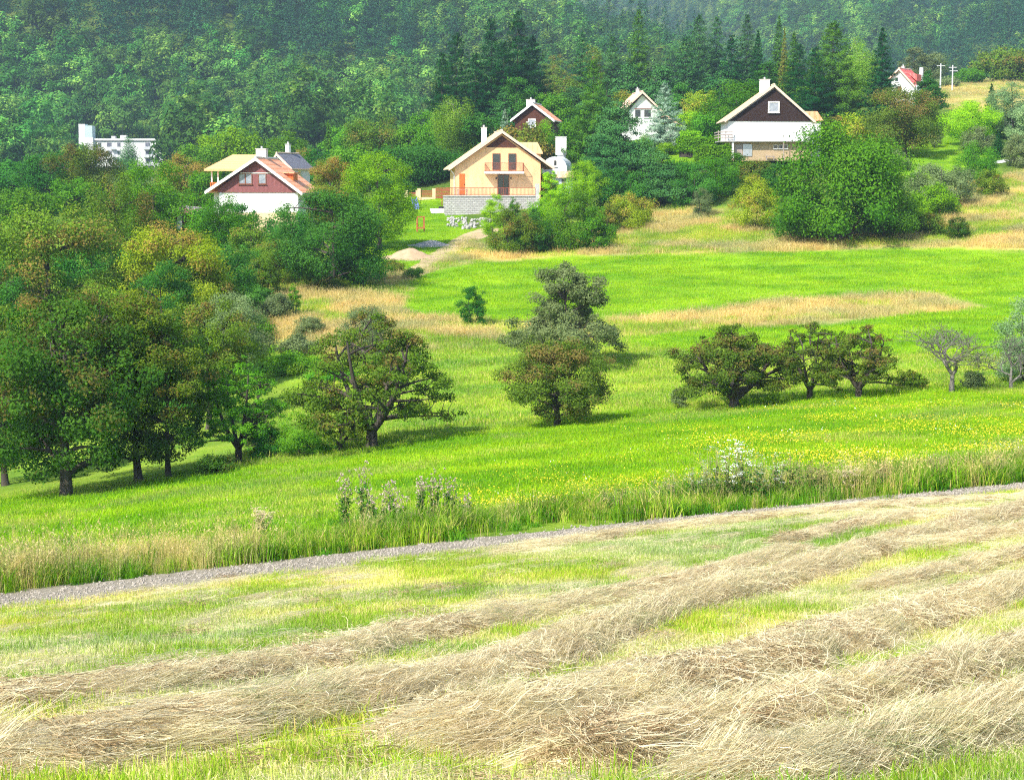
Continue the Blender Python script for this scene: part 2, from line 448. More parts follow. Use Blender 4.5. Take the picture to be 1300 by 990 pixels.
def bare_tree(seed, A, leafn=500, leaf=.012):
    rs = np.random.default_rng(seed); TV = []; TF = []; nv = 0; ends = []
    def grow(p, d, Ln, r, dep):
        nonlocal nv
        k = 4; pts = [p]; q = p.copy(); dd = d.copy()
        for i in range(k):
            dd = dd + rs.normal(size=3) * (.16 if dep else .05) + np.array([0, 0, .03]); dd /= np.linalg.norm(dd)
            q = q + dd * Ln / k; pts.append(q)
        rad = np.linspace(r, r * .62, k + 1)
        v, f = tube(pts, rad, 6 if dep < 2 else 3); TV.append(v); TF.append(f + nv); nv += len(v)
        if dep >= 6: ends.append(q); return
        nc = 3 if dep < 4 else 3
        for c in range(nc):
            a = rs.uniform(0, 6.28); sp = rs.uniform(.45, 1.0) if dep else rs.uniform(.5, .85)
            ax = np.cross(dd, rs.normal(size=3))
            if dep < 2: aa = c * 2.094 + dep * 1.0 + rs.uniform(-.3, .3); ax = np.array([math.cos(aa), math.sin(aa), 0.0])
            ax /= np.linalg.norm(ax)
            nd = dd * math.cos(sp) + ax * math.sin(sp)
            if nd[2] < -.25: nd[2] *= -.3
            st = pts[-1] if c < 2 else pts[rs.integers(2, 5)]
            grow(st, nd / np.linalg.norm(nd), Ln * rs.uniform(.68, .9), r * .63, dep + 1)
    grow(np.array([0, 0, -.03]), np.array([0.05, 0, 1.0]), A * .20, .02, 0)
    V = np.vstack(TV); Q = np.vstack(TF)
    e = np.array(ends)
    w = max(np.percentile(V[:, 0], 99) - np.percentile(V[:, 0], 1), .1); h = V[:, 2].max()
    sc = np.array([1 / w, 1 / w, A / h])
    V = V * sc; e = e * sc
    idx = rs.integers(0, len(e), leafn)
    lv, lq = leaves(e[idx] + rs.normal(size=(leafn, 3)) * .012, rs.normal(size=(leafn, 3)), leaf, rs)
    return (V, Q), (lv, lq, rs.random(leafn), rs.random(leafn))

TK = {  # kind: (builder, aspect, args)
 'round':  lambda s, A, n, lf: broad_tree(s, A, 'round', .09, n, lf, 80, .115),
 'bush':   lambda s, A, n, lf: broad_tree(s, A, 'dome', .0, n, lf, 60, .13, limb=10, trunk_r=.015, fork=3),
 'oval':   lambda s, A, n, lf: broad_tree(s, A, 'oval', .12, n, lf, 70, .14),
 'column': lambda s, A, n, lf: broad_tree(s, A, 'column', .03, n, lf, 90, .22, limb=4, flat=1.3, lumps=.12),
 'apple':  lambda s, A, n, lf: broad_tree(s, A, 'wide', .26, int(n * .72), lf, 170, .060, limb=50, trunk_r=.030, fork=4, flat=.6, twigs=2, lumps=.42),
 'pear':   lambda s, A, n, lf: broad_tree(s, A, 'pear', .12, n, lf, 150, .07, limb=40, trunk_r=.02, flat=.7, twigs=2),
 'orch':   lambda s, A, n, lf: broad_tree(s, A, 'oval', .07, n, lf, 140, .09, limb=22, trunk_r=.034, flat=.7, lumps=.5),
 'birch':  lambda s, A, n, lf: broad_tree(s, A, 'oval', .10, n, lf, 80, .12, droop=1.0, limb=10),
 'pine':   lambda s, A, n, lf: broad_tree(s, A, 'cone', .08, n, lf, 85, .13, flat=.45, limb=20, lumps=.5),
 'spruce': lambda s, A, n, lf: spruce(s, A, n, lf),
 'wspruce': lambda s, A, n, lf: spruce(s, A, n, lf, full=1.15, top_pow=.62, droop=.15, levels=18),
}
_cache = {}
def tree_meshes(kind, A, lod, seed):
    ab = round(A * 5) / 5 if lod < 3 else A
    var = seed % 3 if lod < 3 else seed
    key = (kind, ab, lod, var)
    if key not in _cache:
        n, lf = {0: (900, .048), 1: (3400, .027), 2: (8500, .0170), 3: (20000, .0106), 4: (36000, .0085)}[lod]
        m = max(1, ab) ** .8
        if 'spruce' in kind: m *= 1.5; lf *= 1.35
        if kind == 'bare': t, c = bare_tree(seed, ab)
        else: t, c = TK[kind](seed * 13 + 5, ab, int(n * m), lf)
        tm = np_mesh('trunk', t[0], t[1], [BARK], smooth=True)
        cm = np_mesh('crown', c[0], c[1], [LM['green']], attrs={'tint': ('FACE', 'FLOAT', c[2]), 'dry': ('FACE', 'FLOAT', c[3])})
        _cache[key] = (tm, cm, ab)
    return _cache[key]

_tn = 0
def tree(name, kind, pal, cx, ytop, wpx, base, label, group=None, cat='tree', lod=None, bark=None, rz=None, D=None):
    """base: py of the foot (terrain found along that line) or D given"""
    global _tn; _tn += 1
    if D is None:
        p = P(cx, base); D = p[1]
    else: p = ground_at(cx, D)
    top = at(cx, ytop, D)
    h = max(top[2] - p[2], .5); w = wpx * D / F
    w *= 1.12; h *= 1.05 if 'spruce' not in kind else 1.05
    if lod is None: lod = 1 if wpx < 42 else (2 if wpx < 90 else 3)
    tm, cm, ab = tree_meshes(kind, h / w, lod, _tn)
    group = group or {'fruit_tree': 'fruit trees in the meadow', 'pear_tree': 'fruit trees in the meadow', 'spruce_tree': 'spruces around the village', 'pine_tree': 'pines around the village',
        'conifer_tree': 'other conifers around the village', 'shrub': 'shrubs on banks and in gardens', 'sapling': 'young trees on the slopes', 'broadleaf_tree': 'broadleaf trees around the village',
        'walnut_tree': 'walnut trees below the houses', 'willow_tree': 'silvery willows at the right', 'thuja_tree': 'garden thujas', 'bare_tree': 'leafless trees at the right', 'birch_tree': 'pale birches'}.get(name)
    root = empty(name, p, RNG.uniform(0, 6.28) if rz is None else rz, label=label, cat=cat, group=group)
    t = link(bpy.data.objects.new('stem' if kind == 'bush' else 'trunk', tm), root); c = link(bpy.data.objects.new('foliage' if kind == 'bush' else 'crown', cm), root)
    for o in (t, c): o.scale = (w, w, h / ab)
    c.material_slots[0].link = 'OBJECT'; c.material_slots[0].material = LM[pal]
    t.material_slots[0].link = 'OBJECT'; t.material_slots[0].material = bark or BARK
    return root

# ------------------------------------------------------------------ scattered stuff (geometry nodes)
def scatter(name, pts, rot, scl, idx, protos, label, cat, extra=None, mats=()):
    """one object: its own faces (extra = V,F,midx) plus copies of the protos on its points"""
    pc = bpy.data.collections.new(name + '_source')
    for i, (pm) in enumerate(protos):
        o = bpy.data.objects.new('%s_%02d' % (name, i), pm); pc.objects.link(o)
    n = len(pts)
    me = bpy.data.meshes.new(name)
    if extra is not None:
        eV, eF, em = extra
        me = np_mesh(name, np.vstack([pts, eV]), [np.asarray(eF) + n], mats, smooth=True, midx=em)
        ne = len(eV)
    else:
        me.vertices.add(n); me.vertices.foreach_set('co', np.asarray(pts, np.float32).ravel()); ne = 0
    def att(nm, typ, v, k):
        a = me.attributes.new(nm, typ, 'POINT')
        v = np.vstack([np.asarray(v, np.float32).reshape(n, -1), np.zeros((ne, k), np.float32)])
        if typ == 'INT': a.data.foreach_set('value', v.ravel().astype(np.int32))
        else: a.data.foreach_set('vector' if typ == 'FLOAT_VECTOR' else 'value', v.ravel())
    att('rot', 'FLOAT_VECTOR', rot, 3); att('scl', 'FLOAT_VECTOR', scl, 3); att('pid', 'INT', idx, 1); att('sel', 'FLOAT', np.ones(n), 1)
    ng = bpy.data.node_groups.new(name, 'GeometryNodeTree')
    ng.interface.new_socket('Geometry', in_out='INPUT', socket_type='NodeSocketGeometry')
    ng.interface.new_socket('Geometry', in_out='OUTPUT', socket_type='NodeSocketGeometry')
    gi = ng.nodes.new('NodeGroupInput'); go = ng.nodes.new('NodeGroupOutput')
    ip = ng.nodes.new('GeometryNodeInstanceOnPoints'); ci = ng.nodes.new('GeometryNodeCollectionInfo')
    ci.inputs['Collection'].default_value = pc; ci.inputs['Separate Children'].default_value = True; ci.inputs['Reset Children'].default_value = True
    ip.inputs['Pick Instance'].default_value = True
    def na(nm, typ):
        q = ng.nodes.new('GeometryNodeInputNamedAttribute'); q.data_type = typ; q.inputs['Name'].default_value = nm
        return [s for s in q.outputs if s.enabled and s.name == 'Attribute'][0]
    er = ng.nodes.new('FunctionNodeEulerToRotation')
    ng.links.new(na('rot', 'FLOAT_VECTOR'), er.inputs[0]); ng.links.new(er.outputs[0], ip.inputs['Rotation'])
    ng.links.new(na('scl', 'FLOAT_VECTOR'), ip.inputs['Scale']); ng.links.new(na('pid', 'INT'), ip.inputs['Instance Index'])
    cmp_ = ng.nodes.new('FunctionNodeCompare'); cmp_.data_type = 'FLOAT'; cmp_.operation = 'GREATER_THAN'; cmp_.inputs[1].default_value = .5
    ng.links.new(na('sel', 'FLOAT'), cmp_.inputs[0]); ng.links.new(cmp_.outputs[0], ip.inputs['Selection'])
    ng.links.new(gi.outputs[0], ip.inputs['Points']); ng.links.new(ci.outputs[0], ip.inputs['Instance'])
    if extra is not None:
        jn = ng.nodes.new('GeometryNodeJoinGeometry')
        ng.links.new(ip.outputs[0], jn.inputs[0]); ng.links.new(gi.outputs[0], jn.inputs[0]); ng.links.new(jn.outputs[0], go.inputs[0])
    else: ng.links.new(ip.outputs[0], go.inputs[0])
    o = link(bpy.data.objects.new(name, me))
    md = o.modifiers.new('scatter', 'NODES'); md.node_group = ng
    return prop(o, label, cat, None, 'stuff')

def sample_poly(poly, dens, rs, far=None, keep=None):
    """ground points inside a photo-pixel polygon, even density per square metre"""
    ys = [p[1] for p in poly]; xs = [p[0] for p in poly]
    Ds = []
    for (x, y) in poly:
        Ds.append(P(x, y)[1])
    y0, y1 = min(Ds) * .93, max(Ds) * 1.08
    if far: y1 = min(y1, far)
    u0, u1 = (min(xs) - 650) / F * 1.03 - .003, (max(xs) - 650) / F * 1.03 + .003
    W = max(abs(u0), abs(u1)) * y1
    area = (y1 - y0) * (u1 - u0) * y1
    n = int(area * dens)
    Y = rs.uniform(y0, y1, n); X = rs.uniform(u0 * y1, u1 * y1, n) if u0 < 0 < u1 else rs.uniform(min(u0 * y0, u0 * y1), max(u1 * y1, u1 * y0), n)
    if not (u0 < 0 < u1): pass
    Z = terrain(X, Y); px, py = project(X, Y, Z)
    px2 = px + ((fbm(X / 4, Y / 4, 31) - .5) * 60 + rs.normal(0, 9, n)) * np.clip(45 / Y, .45, 1.2); py2 = py + ((fbm(X / 4, Y / 4, 37) - .5) * 24 + rs.normal(0, 4, n)) * np.clip(45 / Y, .45, 1.2)
    m = inpoly(px2, py2, poly)
    return np.stack([X, Y, Z], 1)[m]

def blades(seed, n, spread, h, w, lean=.25, bend=.3, heads=0, headw=0, hw=1.0, col=None):
    """tuft of grass blades: each two quads, bent"""
    rs = np.random.default_rng(seed)
    b = rs.normal(size=(n, 2)) * spread * .5
    H = h * rs.uniform(.5, 1.15, n); a = rs.uniform(0, 6.28, n)
    ld = rs.uniform(0, 1, n)[:, None] * lean * np.stack([np.cos(a), np.sin(a)], 1) * H[:, None]
    wa = rs.uniform(0, 6.28, n); wd = np.stack([np.cos(wa), np.sin(wa), 0 * wa], 1) * (w * rs.uniform(.6, 1.3, n))[:, None] * .5
    p0 = np.stack([b[:, 0], b[:, 1], -.03 + 0 * H], 1); p1 = np.stack([b[:, 0] + ld[:, 0] * .5, b[:, 1] + ld[:, 1] * .5, H * .6], 1)
    p2 = np.stack([b[:, 0] + ld[:, 0] * (1 + bend), b[:, 1] + ld[:, 1] * (1 + bend), H * (1 - .3 * lean * rs.random(n))], 1)
    V = np.stack([p0 - wd, p0 + wd, p1 + wd * .8, p1 - wd * .8, p2 + wd * .15, p2 - wd * .15], 1).reshape(-1, 3)
    k = np.arange(n)[:, None] * 6
    Q = np.concatenate([k + [0, 1, 2, 3], k + [3, 2, 4, 5]])
    t = rs.random(n); tint = np.concatenate([t, t])
    if heads:
        m = rs.choice(n, heads, replace=False)
        hv, hq = leaves(p2[m].repeat(3, 0) + rs.normal(size=(heads * 3, 3)) * headw * .5 * [1, 1, 2], rs.normal(size=(heads * 3, 3)) * [1, 1, .2], headw, rs, .45)
        Q = np.concatenate([Q, hq + len(V)]); V = np.vstack([V, hv]); tint = np.concatenate([tint, np.ones(heads * 3)])
    return V, Q, tint
def tuft(name, mat, *a, **k):
    V, Q, t = blades(*a, **k)
    return np_mesh(name, V, Q, [mat], attrs={'tint': ('FACE', 'FLOAT', t), 'dry': ('FACE', 'FLOAT', np.random.default_rng(1).random(len(t)))})
# ------------------------------------------------------------------ ground sheet
MEADOW = (.20,.44,.008); MEADOW2 = (.28,.44,.012); ROUGH = (.26,.46,.03); DRY = (.54,.46,.18); DRYG = (.40,.42,.09)
MOWN = (.46,.55,.13); STRAW = (.66,.57,.33); DIRT = (.50,.40,.26); LAWN = (.18,.42,.010); WOOD = (.06,.14,.02); TURF = (.17,.32,.03)
REG = [  # (polygon in photo pixels, colour, edge softness px)
 ([(-300,660),(0,645),(300,590),(600,545),(900,508),(1500,470),(1500,640),(1300,612),(900,640),(640,665),(300,715),(0,762),(-300,800)], MEADOW, 2),
 ([(700,545),(900,512),(1500,480),(1500,625),(1300,606),(900,632),(640,655),(560,640)], MEADOW2, 14),
 ([(380,440),(560,430),(800,430),(1500,440),(1500,486),(900,512),(600,548),(440,580),(300,592),(330,560)], ROUGH, 8),
 ([(330,360),(520,340),(610,305),(620,325),(560,345),(520,350),(510,395),(640,410),(620,432),(380,440),(290,430)], DRY, 6),
 ([(380,395),(500,400),(640,420),(620,440),(360,450)], DRYG, 8),
 ([(515,400),(520,352),(560,342),(620,330),(800,322),(1000,320),(1150,314),(1500,322),(1500,390),(1230,392),(1180,372),(980,382),(870,398),(760,408),(640,408)], MEADOW, 2),
 ([(620,410),(760,406),(870,396),(1000,380),(1190,372),(1255,388),(1150,400),(1060,412),(900,418),(800,428),(700,432)], DRY, 3),
 ([(790,434),(900,419),(1060,412),(1150,401),(1300,384),(1500,380),(1500,455),(1180,450),(1000,446),(860,444)], MEADOW, 3),
 ([(600,330),(700,300),(780,280),(860,262),(960,268),(1000,300),(1170,290),(1220,228),(1500,205),(1500,324),(1150,315),(1000,320),(800,323),(650,330)], DRY, 4),
 ([(820,290),(960,285),(990,312),(820,318)], DRYG, 8), ([(1180,285),(1500,270),(1500,310),(1180,312)], DRYG, 10),
 ([(1185,100),(1500,96),(1500,150),(1290,150),(1230,140),(1185,135)], DRY, 4),
 ([(1090,160),(1250,150),(1260,222),(1080,222)], LAWN, 3),
 ([(800,170),(925,160),(925,215),(800,205)], LAWN, 4),
 ([(470,255),(570,240),(600,300),(540,345),(430,352),(440,300)], LAWN, 4),
]
GRAVEL_A = np.array([-10.8, 40.0]); GRAVEL_B = np.array([14.9, 55.0])
def path_dist(X, Y):
    d = (GRAVEL_B - GRAVEL_A) / np.linalg.norm(GRAVEL_B - GRAVEL_A)
    nrm = np.array([-d[1], d[0]])
    s = (X - GRAVEL_A[0]) * nrm[0] + (Y - GRAVEL_A[1]) * nrm[1]
    t = (X - GRAVEL_A[0]) * d[0] + (Y - GRAVEL_A[1]) * d[1]
    s = s - (fbm(t / 14, t * 0, 51) - .5) * 1.4
    return s, t          # s > 0 beyond the path

WR = [  # windrow centre lines: photo pixels, half width m, height m
 ([(640,702),(760,684),(830,674),(900,665),(1050,650),(1150,642),(1300,634),(1420,628)], .7, .12),
 ([(-60,915),(80,893),(200,880),(330,855),(430,838),(520,812),(650,787),(760,766),(840,750),(950,720),(1010,702)], 1.0, .26),
 ([(1000,690),(1080,672),(1150,660),(1230,655)], .8, .20),
 ([(-100,1000),(150,952),(330,925),(450,898),(560,878),(650,855),(715,825),(850,775),(970,745),(1060,715),(1150,690),(1215,675),(1300,652),(1420,625)], 1.2, .40),
 ([(560,950),(725,915),(800,892),(970,852),(1040,825),(1150,790),(1300,750),(1450,715)], 1.5, .46),
 ([(700,985),(850,952),(1000,920),(1150,880),(1300,838),(1450,800)], .95, .40),
 ([(900,1010),(1100,975),(1300,915),(1450,870)], 1.0, .40),
 ([(1130,700),(1230,688),(1330,672),(1430,655)], .9, .22),
 ([(1100,752),(1200,728),(1330,700),(1430,680)], .6, .2),
]
def resample(pts, step):
    seg = np.linalg.norm(np.diff(pts, axis=0), axis=1); s = np.concatenate([[0], np.cumsum(seg)])
    n = max(int(s[-1] / step), 4); q = np.linspace(0, s[-1], n)
    r = np.stack([np.interp(q, s, pts[:, i]) for i in range(pts.shape[1])], 1)
    return _gauss(r, 4, 0) if n > 30 else r
WRL = []
for (pp, hw_, hh_) in WR:
    w = np.array([P(x, y) for x, y in pp])[:, :2]
    WRL.append((resample(w, .25), hw_, hh_))
def hay_height(X, Y):
    h = np.zeros_like(X); dirx = np.zeros_like(X)
    for i, (ln, hw_, hh_) in enumerate(WRL):
        best = np.full(X.shape, 1e9); bt = np.zeros(X.shape)
        for k in range(0, len(ln), 2):
            d = (X - ln[k, 0]) ** 2 + (Y - ln[k, 1]) ** 2
            m = d < best; best[m] = d[m]; bt[m] = k
        d = np.sqrt(best)
        wv = hw_ * (.22 + .40 * fbm(X / 1.6 + i * 7, Y / 1.6, 61))
        hv = hh_ * (.34 + .42 * fbm(X / 1.9, Y / 1.9 + i * 9, 67, 4))
        h = np.maximum(h, hv * np.clip(1 - (d / wv) ** 2, 0, 1) ** .8)
    return h

def region_colour(X, Y):
    Z = terrain(X, Y); px, py = project(X, Y, Z)
    wx = (fbm(X / 6, Y / 6, 71) - .5) * 2; wy = (fbm(X / 6, Y / 6, 77) - .5) * 2
    px = px + wx * 22; py = py + wy * np.clip(900 / np.maximum(Y, 10), 2, 14)
    n = len(X); c = np.tile(np.array(TURF), (n, 1))
    c[Y > 210] = WOOD
    s, t = path_dist(X, Y)
    c[s < 0] = MOWN
    front = Y > 10
    for poly, colr, soft in REG:
        a = np.zeros(n)
        for (ox, oy) in ((0, 0), (soft, 0), (-soft, 0), (0, soft * .5), (0, -soft * .5)):
            a += inpoly(px + ox, py + oy, poly) / 5.0
        a = a * (front & (s > 0) & (Y < 420))
        c = c * (1 - a[:, None]) + np.array(colr) * a[:, None]
    # straw left lying on the mown field, thicker towards the windrows
    sf = sstep(.46, .64, fbm(X / 1.3, Y / 2.6, 81)) * .35 * (s < 0)
    hh = hay_height(X, Y) if n < 2e6 else 0
    near = (s < 0) & (Y < 60) & (Y > 5)
    a = np.clip(sf + sstep(0, .08, hh) * .9, 0, 1) * near
    c = c * (1 - a[:, None]) + np.array(STRAW) * a[:, None]
    return c

def ground_material(name):
    m, nt, o = nmat(name)
    a = N(nt, 'ShaderNodeAttribute', attribute_name='col')
    ge = N(nt, 'ShaderNodeNewGeometry')
    def nz(sc, det, lo, hi, st=None):
        src = ge.outputs['Position']
        if st:
            mp = N(nt, 'ShaderNodeMapping'); mp.inputs['Scale'].default_value = st; L(nt, src, mp.inputs[0]); src = mp.outputs[0]
        n = N(nt, 'ShaderNodeTexNoise'); n.inputs['Scale'].default_value = sc; n.inputs['Detail'].default_value = det; n.inputs['Roughness'].default_value = .65
        L(nt, src, n.inputs['Vector'])
        mr = N(nt, 'ShaderNodeMapRange'); mr.inputs['From Min'].default_value = lo; mr.inputs['From Max'].default_value = hi
        L(nt, n.outputs['Fac'], mr.inputs['Value']); return mr.outputs[0], n.outputs['Fac']
    f1, _ = nz(.9, 6, .3, .7)          # metre patches
    f2, r2 = nz(7, 6, .3, .72)         # tufts
    f3, _ = nz(.13, 3, .35, .65)
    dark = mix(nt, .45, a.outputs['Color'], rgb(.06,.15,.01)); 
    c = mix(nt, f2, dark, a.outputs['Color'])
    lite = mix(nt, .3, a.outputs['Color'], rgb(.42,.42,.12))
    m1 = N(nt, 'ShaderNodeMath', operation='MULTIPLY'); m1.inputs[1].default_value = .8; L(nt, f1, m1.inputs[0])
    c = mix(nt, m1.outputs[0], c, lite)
    hs = N(nt, 'ShaderNodeHueSaturation'); mr = N(nt, 'ShaderNodeMapRange'); mr.inputs['To Min'].default_value = .85; mr.inputs['To Max'].default_value = 1.12
    L(nt, f3, mr.inputs['Value']); L(nt, mr.outputs[0], hs.inputs['Value'])
    f4, _ = nz(.22, 5, .36, .64, (.55, 1, 1)); mm = N(nt, 'ShaderNodeMix', data_type='RGBA', blend_type='MULTIPLY'); mm.inputs[0].default_value = 1
    L(nt, c, mm.inputs[6]); L(nt, mix(nt, f4, rgb(.60,.72,.7), rgb(1.24,1.06,.9)), mm.inputs[7]); L(nt, mm.outputs[2], hs.inputs['Color'])
    b = N(nt, 'ShaderNodeBsdfDiffuse'); L(nt, hs.outputs[0], b.inputs['Color'])
    bp = N(nt, 'ShaderNodeBump'); bp.inputs['Strength'].default_value = .8; bp.inputs['Distance'].default_value = .12
    L(nt, r2, bp.inputs['Height']); L(nt, bp.outputs[0], b.inputs['Normal'])
    L(nt, b.outputs[0], o.inputs[0])
    return m
GM = ground_material('meadow_ground')
t = np.linspace(-1, 1, 561); S_ = t * (.36 + .64 * t ** 2)
rows = np.concatenate([np.linspace(-25, 7, 17)[:-1], np.exp(np.linspace(math.log(7), math.log(600), 480))])
def sheet(name, rows, S_, mat, wfun, colour):
    Yg, Sg = np.meshgrid(rows, S_, indexing='ij')
    Xg = Sg * wfun(Yg)
    X = Xg.ravel(); Y = Yg.ravel(); Z = terrain(X, Y)
    nr, nc = Yg.shape
    i = np.arange(nr - 1)[:, None] * nc; j = np.arange(nc - 1)[None]
    Q = np.stack([i + j, i + j + 1, i + j + 1 + nc, i + j + nc], -1).reshape(-1, 4)
    c = colour(X, Y); c = np.concatenate([c, np.ones((len(c), 1))], 1)
    me = np_mesh(name, np.stack([X, Y, Z], 1), Q, [mat], smooth=True, attrs={'col': ('POINT', 'FLOAT_COLOR', c)})
    return link(bpy.data.objects.new(name, me))
wf = lambda Y: np.maximum(45, .95 * Y)
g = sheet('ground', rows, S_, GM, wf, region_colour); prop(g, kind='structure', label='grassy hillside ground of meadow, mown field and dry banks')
t2 = np.linspace(-1, 1, 181); S2 = t2 * (.5 + .5 * t2 ** 2)
g = sheet('wooded_hills', np.concatenate([[600], np.linspace(612, 2700, 150)]), S2, GM, wf, lambda X, Y: np.tile(np.array(WOOD) * .8, (len(X), 1)) if True else None)
prop(g, kind='structure', label='steep hills carrying the distant forest')

# gravel farm track between the mown field and the meadow
GRAV = plain('gravel', (.33,.29,.22), (.15,.13,.09), 14, .95, None, 1.0)
d_ = (GRAVEL_B - GRAVEL_A) / np.linalg.norm(GRAVEL_B - GRAVEL_A); n_ = np.array([-d_[1], d_[0]])
tt_ = np.arange(-40, 75, .12); ss_ = np.linspace(-1.05, 1.05, 15)
tg, sg = np.meshgrid(tt_, ss_, indexing='ij')
wob = (fbm(tg / 14, tg * 0, 51) - .5) * 1.4
edge = 1 + .75 * (fbm(tg / 1.3, np.sign(sg) * 5, 91) - .5)
so = sg * edge * np.interp(tg, [0, 22], [1.7, .85]) + wob
X = GRAVEL_A[0] + d_[0] * tg + n_[0] * so; Y = GRAVEL_A[1] + d_[1] * tg + n_[1] * so
Z = terrain(X.ravel(), Y.ravel()).reshape(X.shape) + .025 + .03 * fbm(X / .25, Y / .25, 93) - .05 * (np.abs(sg) > 1.0)
nr, nc = X.shape; i = np.arange(nr - 1)[:, None] * nc; j = np.arange(nc - 1)[None]
Q = np.stack([i + j, i + j + nc, i + j + 1 + nc, i + j + 1], -1).reshape(-1, 4)
o = link(bpy.data.objects.new('gravel_path', np_mesh('gravel_path', np.stack([X.ravel(), Y.ravel(), Z.ravel()], 1), Q, [GRAV], smooth=True)))
prop(o, kind='structure', label='narrow grey gravel farm track along the meadow edge')
# loose stones
rs = np.random.default_rng(41); n = 9000
tq = rs.uniform(-14, 42, n); sq = rs.normal(0, .5, n) * np.interp(tq, [0, 22], [1.65, .85]) + (fbm(tq / 14, tq * 0, 51) - .5) * 1.4
X = GRAVEL_A[0] + d_[0] * tq + n_[0] * sq; Y = GRAVEL_A[1] + d_[1] * tq + n_[1] * sq
Z = terrain(X, Y) + .045
stm = plain('stone', (.42,.38,.32), (.20,.175,.14), 3, .9, None, 0, coord='Generated')
def pebble(seed):
    r = np.random.default_rng(seed)
    V = np.array([(x, y, z) for z in (-1, 1) for y in (-1, 1) for x in (-1, 1)], float) * .5
    V = np.vstack([V * .8, np.eye(3) * .62, -np.eye(3) * .62]) + r.normal(size=(14, 3)) * .08
    import bmesh
    bm = bmesh.new()
    for v in V: bm.verts.new(v)
    bmesh.ops.convex_hull(bm, input=bm.verts); me = bpy.data.meshes.new('stone'); bm.to_mesh(me); bm.free(); me.materials.append(stm); return me
scatter('gravel_stones', np.stack([X, Y, Z], 1), rs.uniform(0, 6.28, (n, 3)), (rs.uniform(.015, .06, n)[:, None] * np.array([1, 1, .6])), rs.integers(0, 3, n), [pebble(i) for i in range(3)],
        'loose grey and white stones strewn along the farm track', 'gravel')

def ribbon(name, pts, width, colmat, lift, label, wobble=.4):
    w = resample(np.array([P(x, y) for x, y in pts])[:, :2], .5)
    T = np.gradient(w, axis=0); T /= np.linalg.norm(T, axis=1)[:, None]; Nn = np.stack([-T[:, 1], T[:, 0]], 1)
    s = np.linspace(-1, 1, 9)
    wd = width * (1 + wobble * (fbm(np.arange(len(w)) / 6.0, np.zeros(len(w)), 97) - .5))
    G = w[:, None] + Nn[:, None] * (s[None, :, None] * wd[:, None, None])
    X = G[..., 0].ravel(); Y = G[..., 1].ravel()
    Z = terrain(X, Y) + lift - (np.abs(np.tile(s, len(w))) > .95) * .08
    nr, nc = G.shape[:2]; i = np.arange(nr - 1)[:, None] * nc; j = np.arange(nc - 1)[None]
    Q = np.stack([i + j, i + j + 1, i + j + 1 + nc, i + j + nc], -1).reshape(-1, 4)
    o = link(bpy.data.objects.new(name, np_mesh(name, np.stack([X, Y, Z], 1), Q, [colmat], smooth=True)))
    return prop(o, kind='structure', label=label)
DIRTM = plain('dirt', (.50,.38,.21), (.36,.27,.14), .6, .95, None, .6)
ribbon('dirt_road', [(505,356),(540,340),(575,316),(600,300),(625,290)], 1.5, DIRTM, .07, 'pale sandy dirt road climbing to the yellow house')
ribbon('garden_track', [(1255,208),(1275,205),(1300,202)], .8, plain('pale_gravel', (.7,.68,.66)), .07, 'short pale gravel drive beside the garden lawn')

# ------------------------------------------------------------------ far forest
fr = np.random.default_rng(3)
far_b = []; far_s = []
for i in range(6):
    t, c = broad_tree(200 + i, [1.0, 1.2, 1.45][i % 3], ['round', 'oval', 'dome'][i % 3], .02, 2600, .028, 46, .125, limb=0, lumps=.32, coh=1)
    far_b.append(np_mesh('forest_tree', c[0], c[1], [LM['far']], attrs={'tint': ('FACE', 'FLOAT', c[2]), 'dry': ('FACE', 'FLOAT', c[3])}))
for i in range(3):
    t, c = spruce(300 + i, 2.6, 1000, .05, levels=16)
    far_s.append(np_mesh('forest_spruce', c[0], c[1], [LM['farsp']], attrs={'tint': ('FACE', 'FLOAT', c[2]), 'dry': ('FACE', 'FLOAT', c[3])}))
def forest(name, Y0, Y1, umin, umax, cell, keepf, size, conf, label):
    xs = np.arange(umin * Y1, umax * Y1, cell); ys = np.arange(Y0, Y1, cell)
    X, Y = np.meshgrid(xs, ys); X = X.ravel() + fr.uniform(-.5, .5, X.size) * cell; Y = Y.ravel() + fr.uniform(-.5, .5, Y.size) * cell
    u = X / Y; m = (u > umin) & (u < umax) & keepf(X, Y); X = X[m]; Y = Y[m]
    Z = terrain(X, Y); px, py = project(X, Y, Z)
    m = (py > -75) & (py < 330); X, Y, Z = X[m], Y[m], Z[m]; n = len(X)
    isc = conf(X, Y) > fr.random(n)
    sz = size * fr.uniform(.55, 1.3, n)
    scl = np.stack([sz, sz, sz * fr.uniform(.85, 1.15, n)], 1)
    scl[isc] = (sz[isc] * .62)[:, None] * np.array([1, 1, 1.0])
    idx = np.where(isc, 6 + fr.integers(0, 3, n), fr.integers(0, 6, n))
    rot = np.stack([np.zeros(n), np.zeros(n), fr.uniform(0, 6.28, n)], 1)
    Z = Z - 1.0
    print('FOREST', name, n)
    return scatter(name, np.stack([X, Y, Z], 1), rot, scl, idx, far_b + far_s, label, 'forest')
clump = lambda s, sc: (lambda X, Y: sstep(.52, .62, fbm(X / sc, Y / sc, s, 3)))
forest('hillside_forest', 430, 1150, -.36, .10, 9.6, lambda X, Y: (X < 110 - (Y - 1000) * .1) & ((Y > 645) | ((X / Y < -.235) & (Y > 470)) | ((X / Y > -.175) & (X / Y < -.06) & (Y > 480))) , 17.5,
       lambda X, Y: .9 * sstep(.50, .58, fbm(X / 70, Y / 70, 113, 3)) * (Y > 740) + .03, 'dense mixed forest covering the near hill on the left')
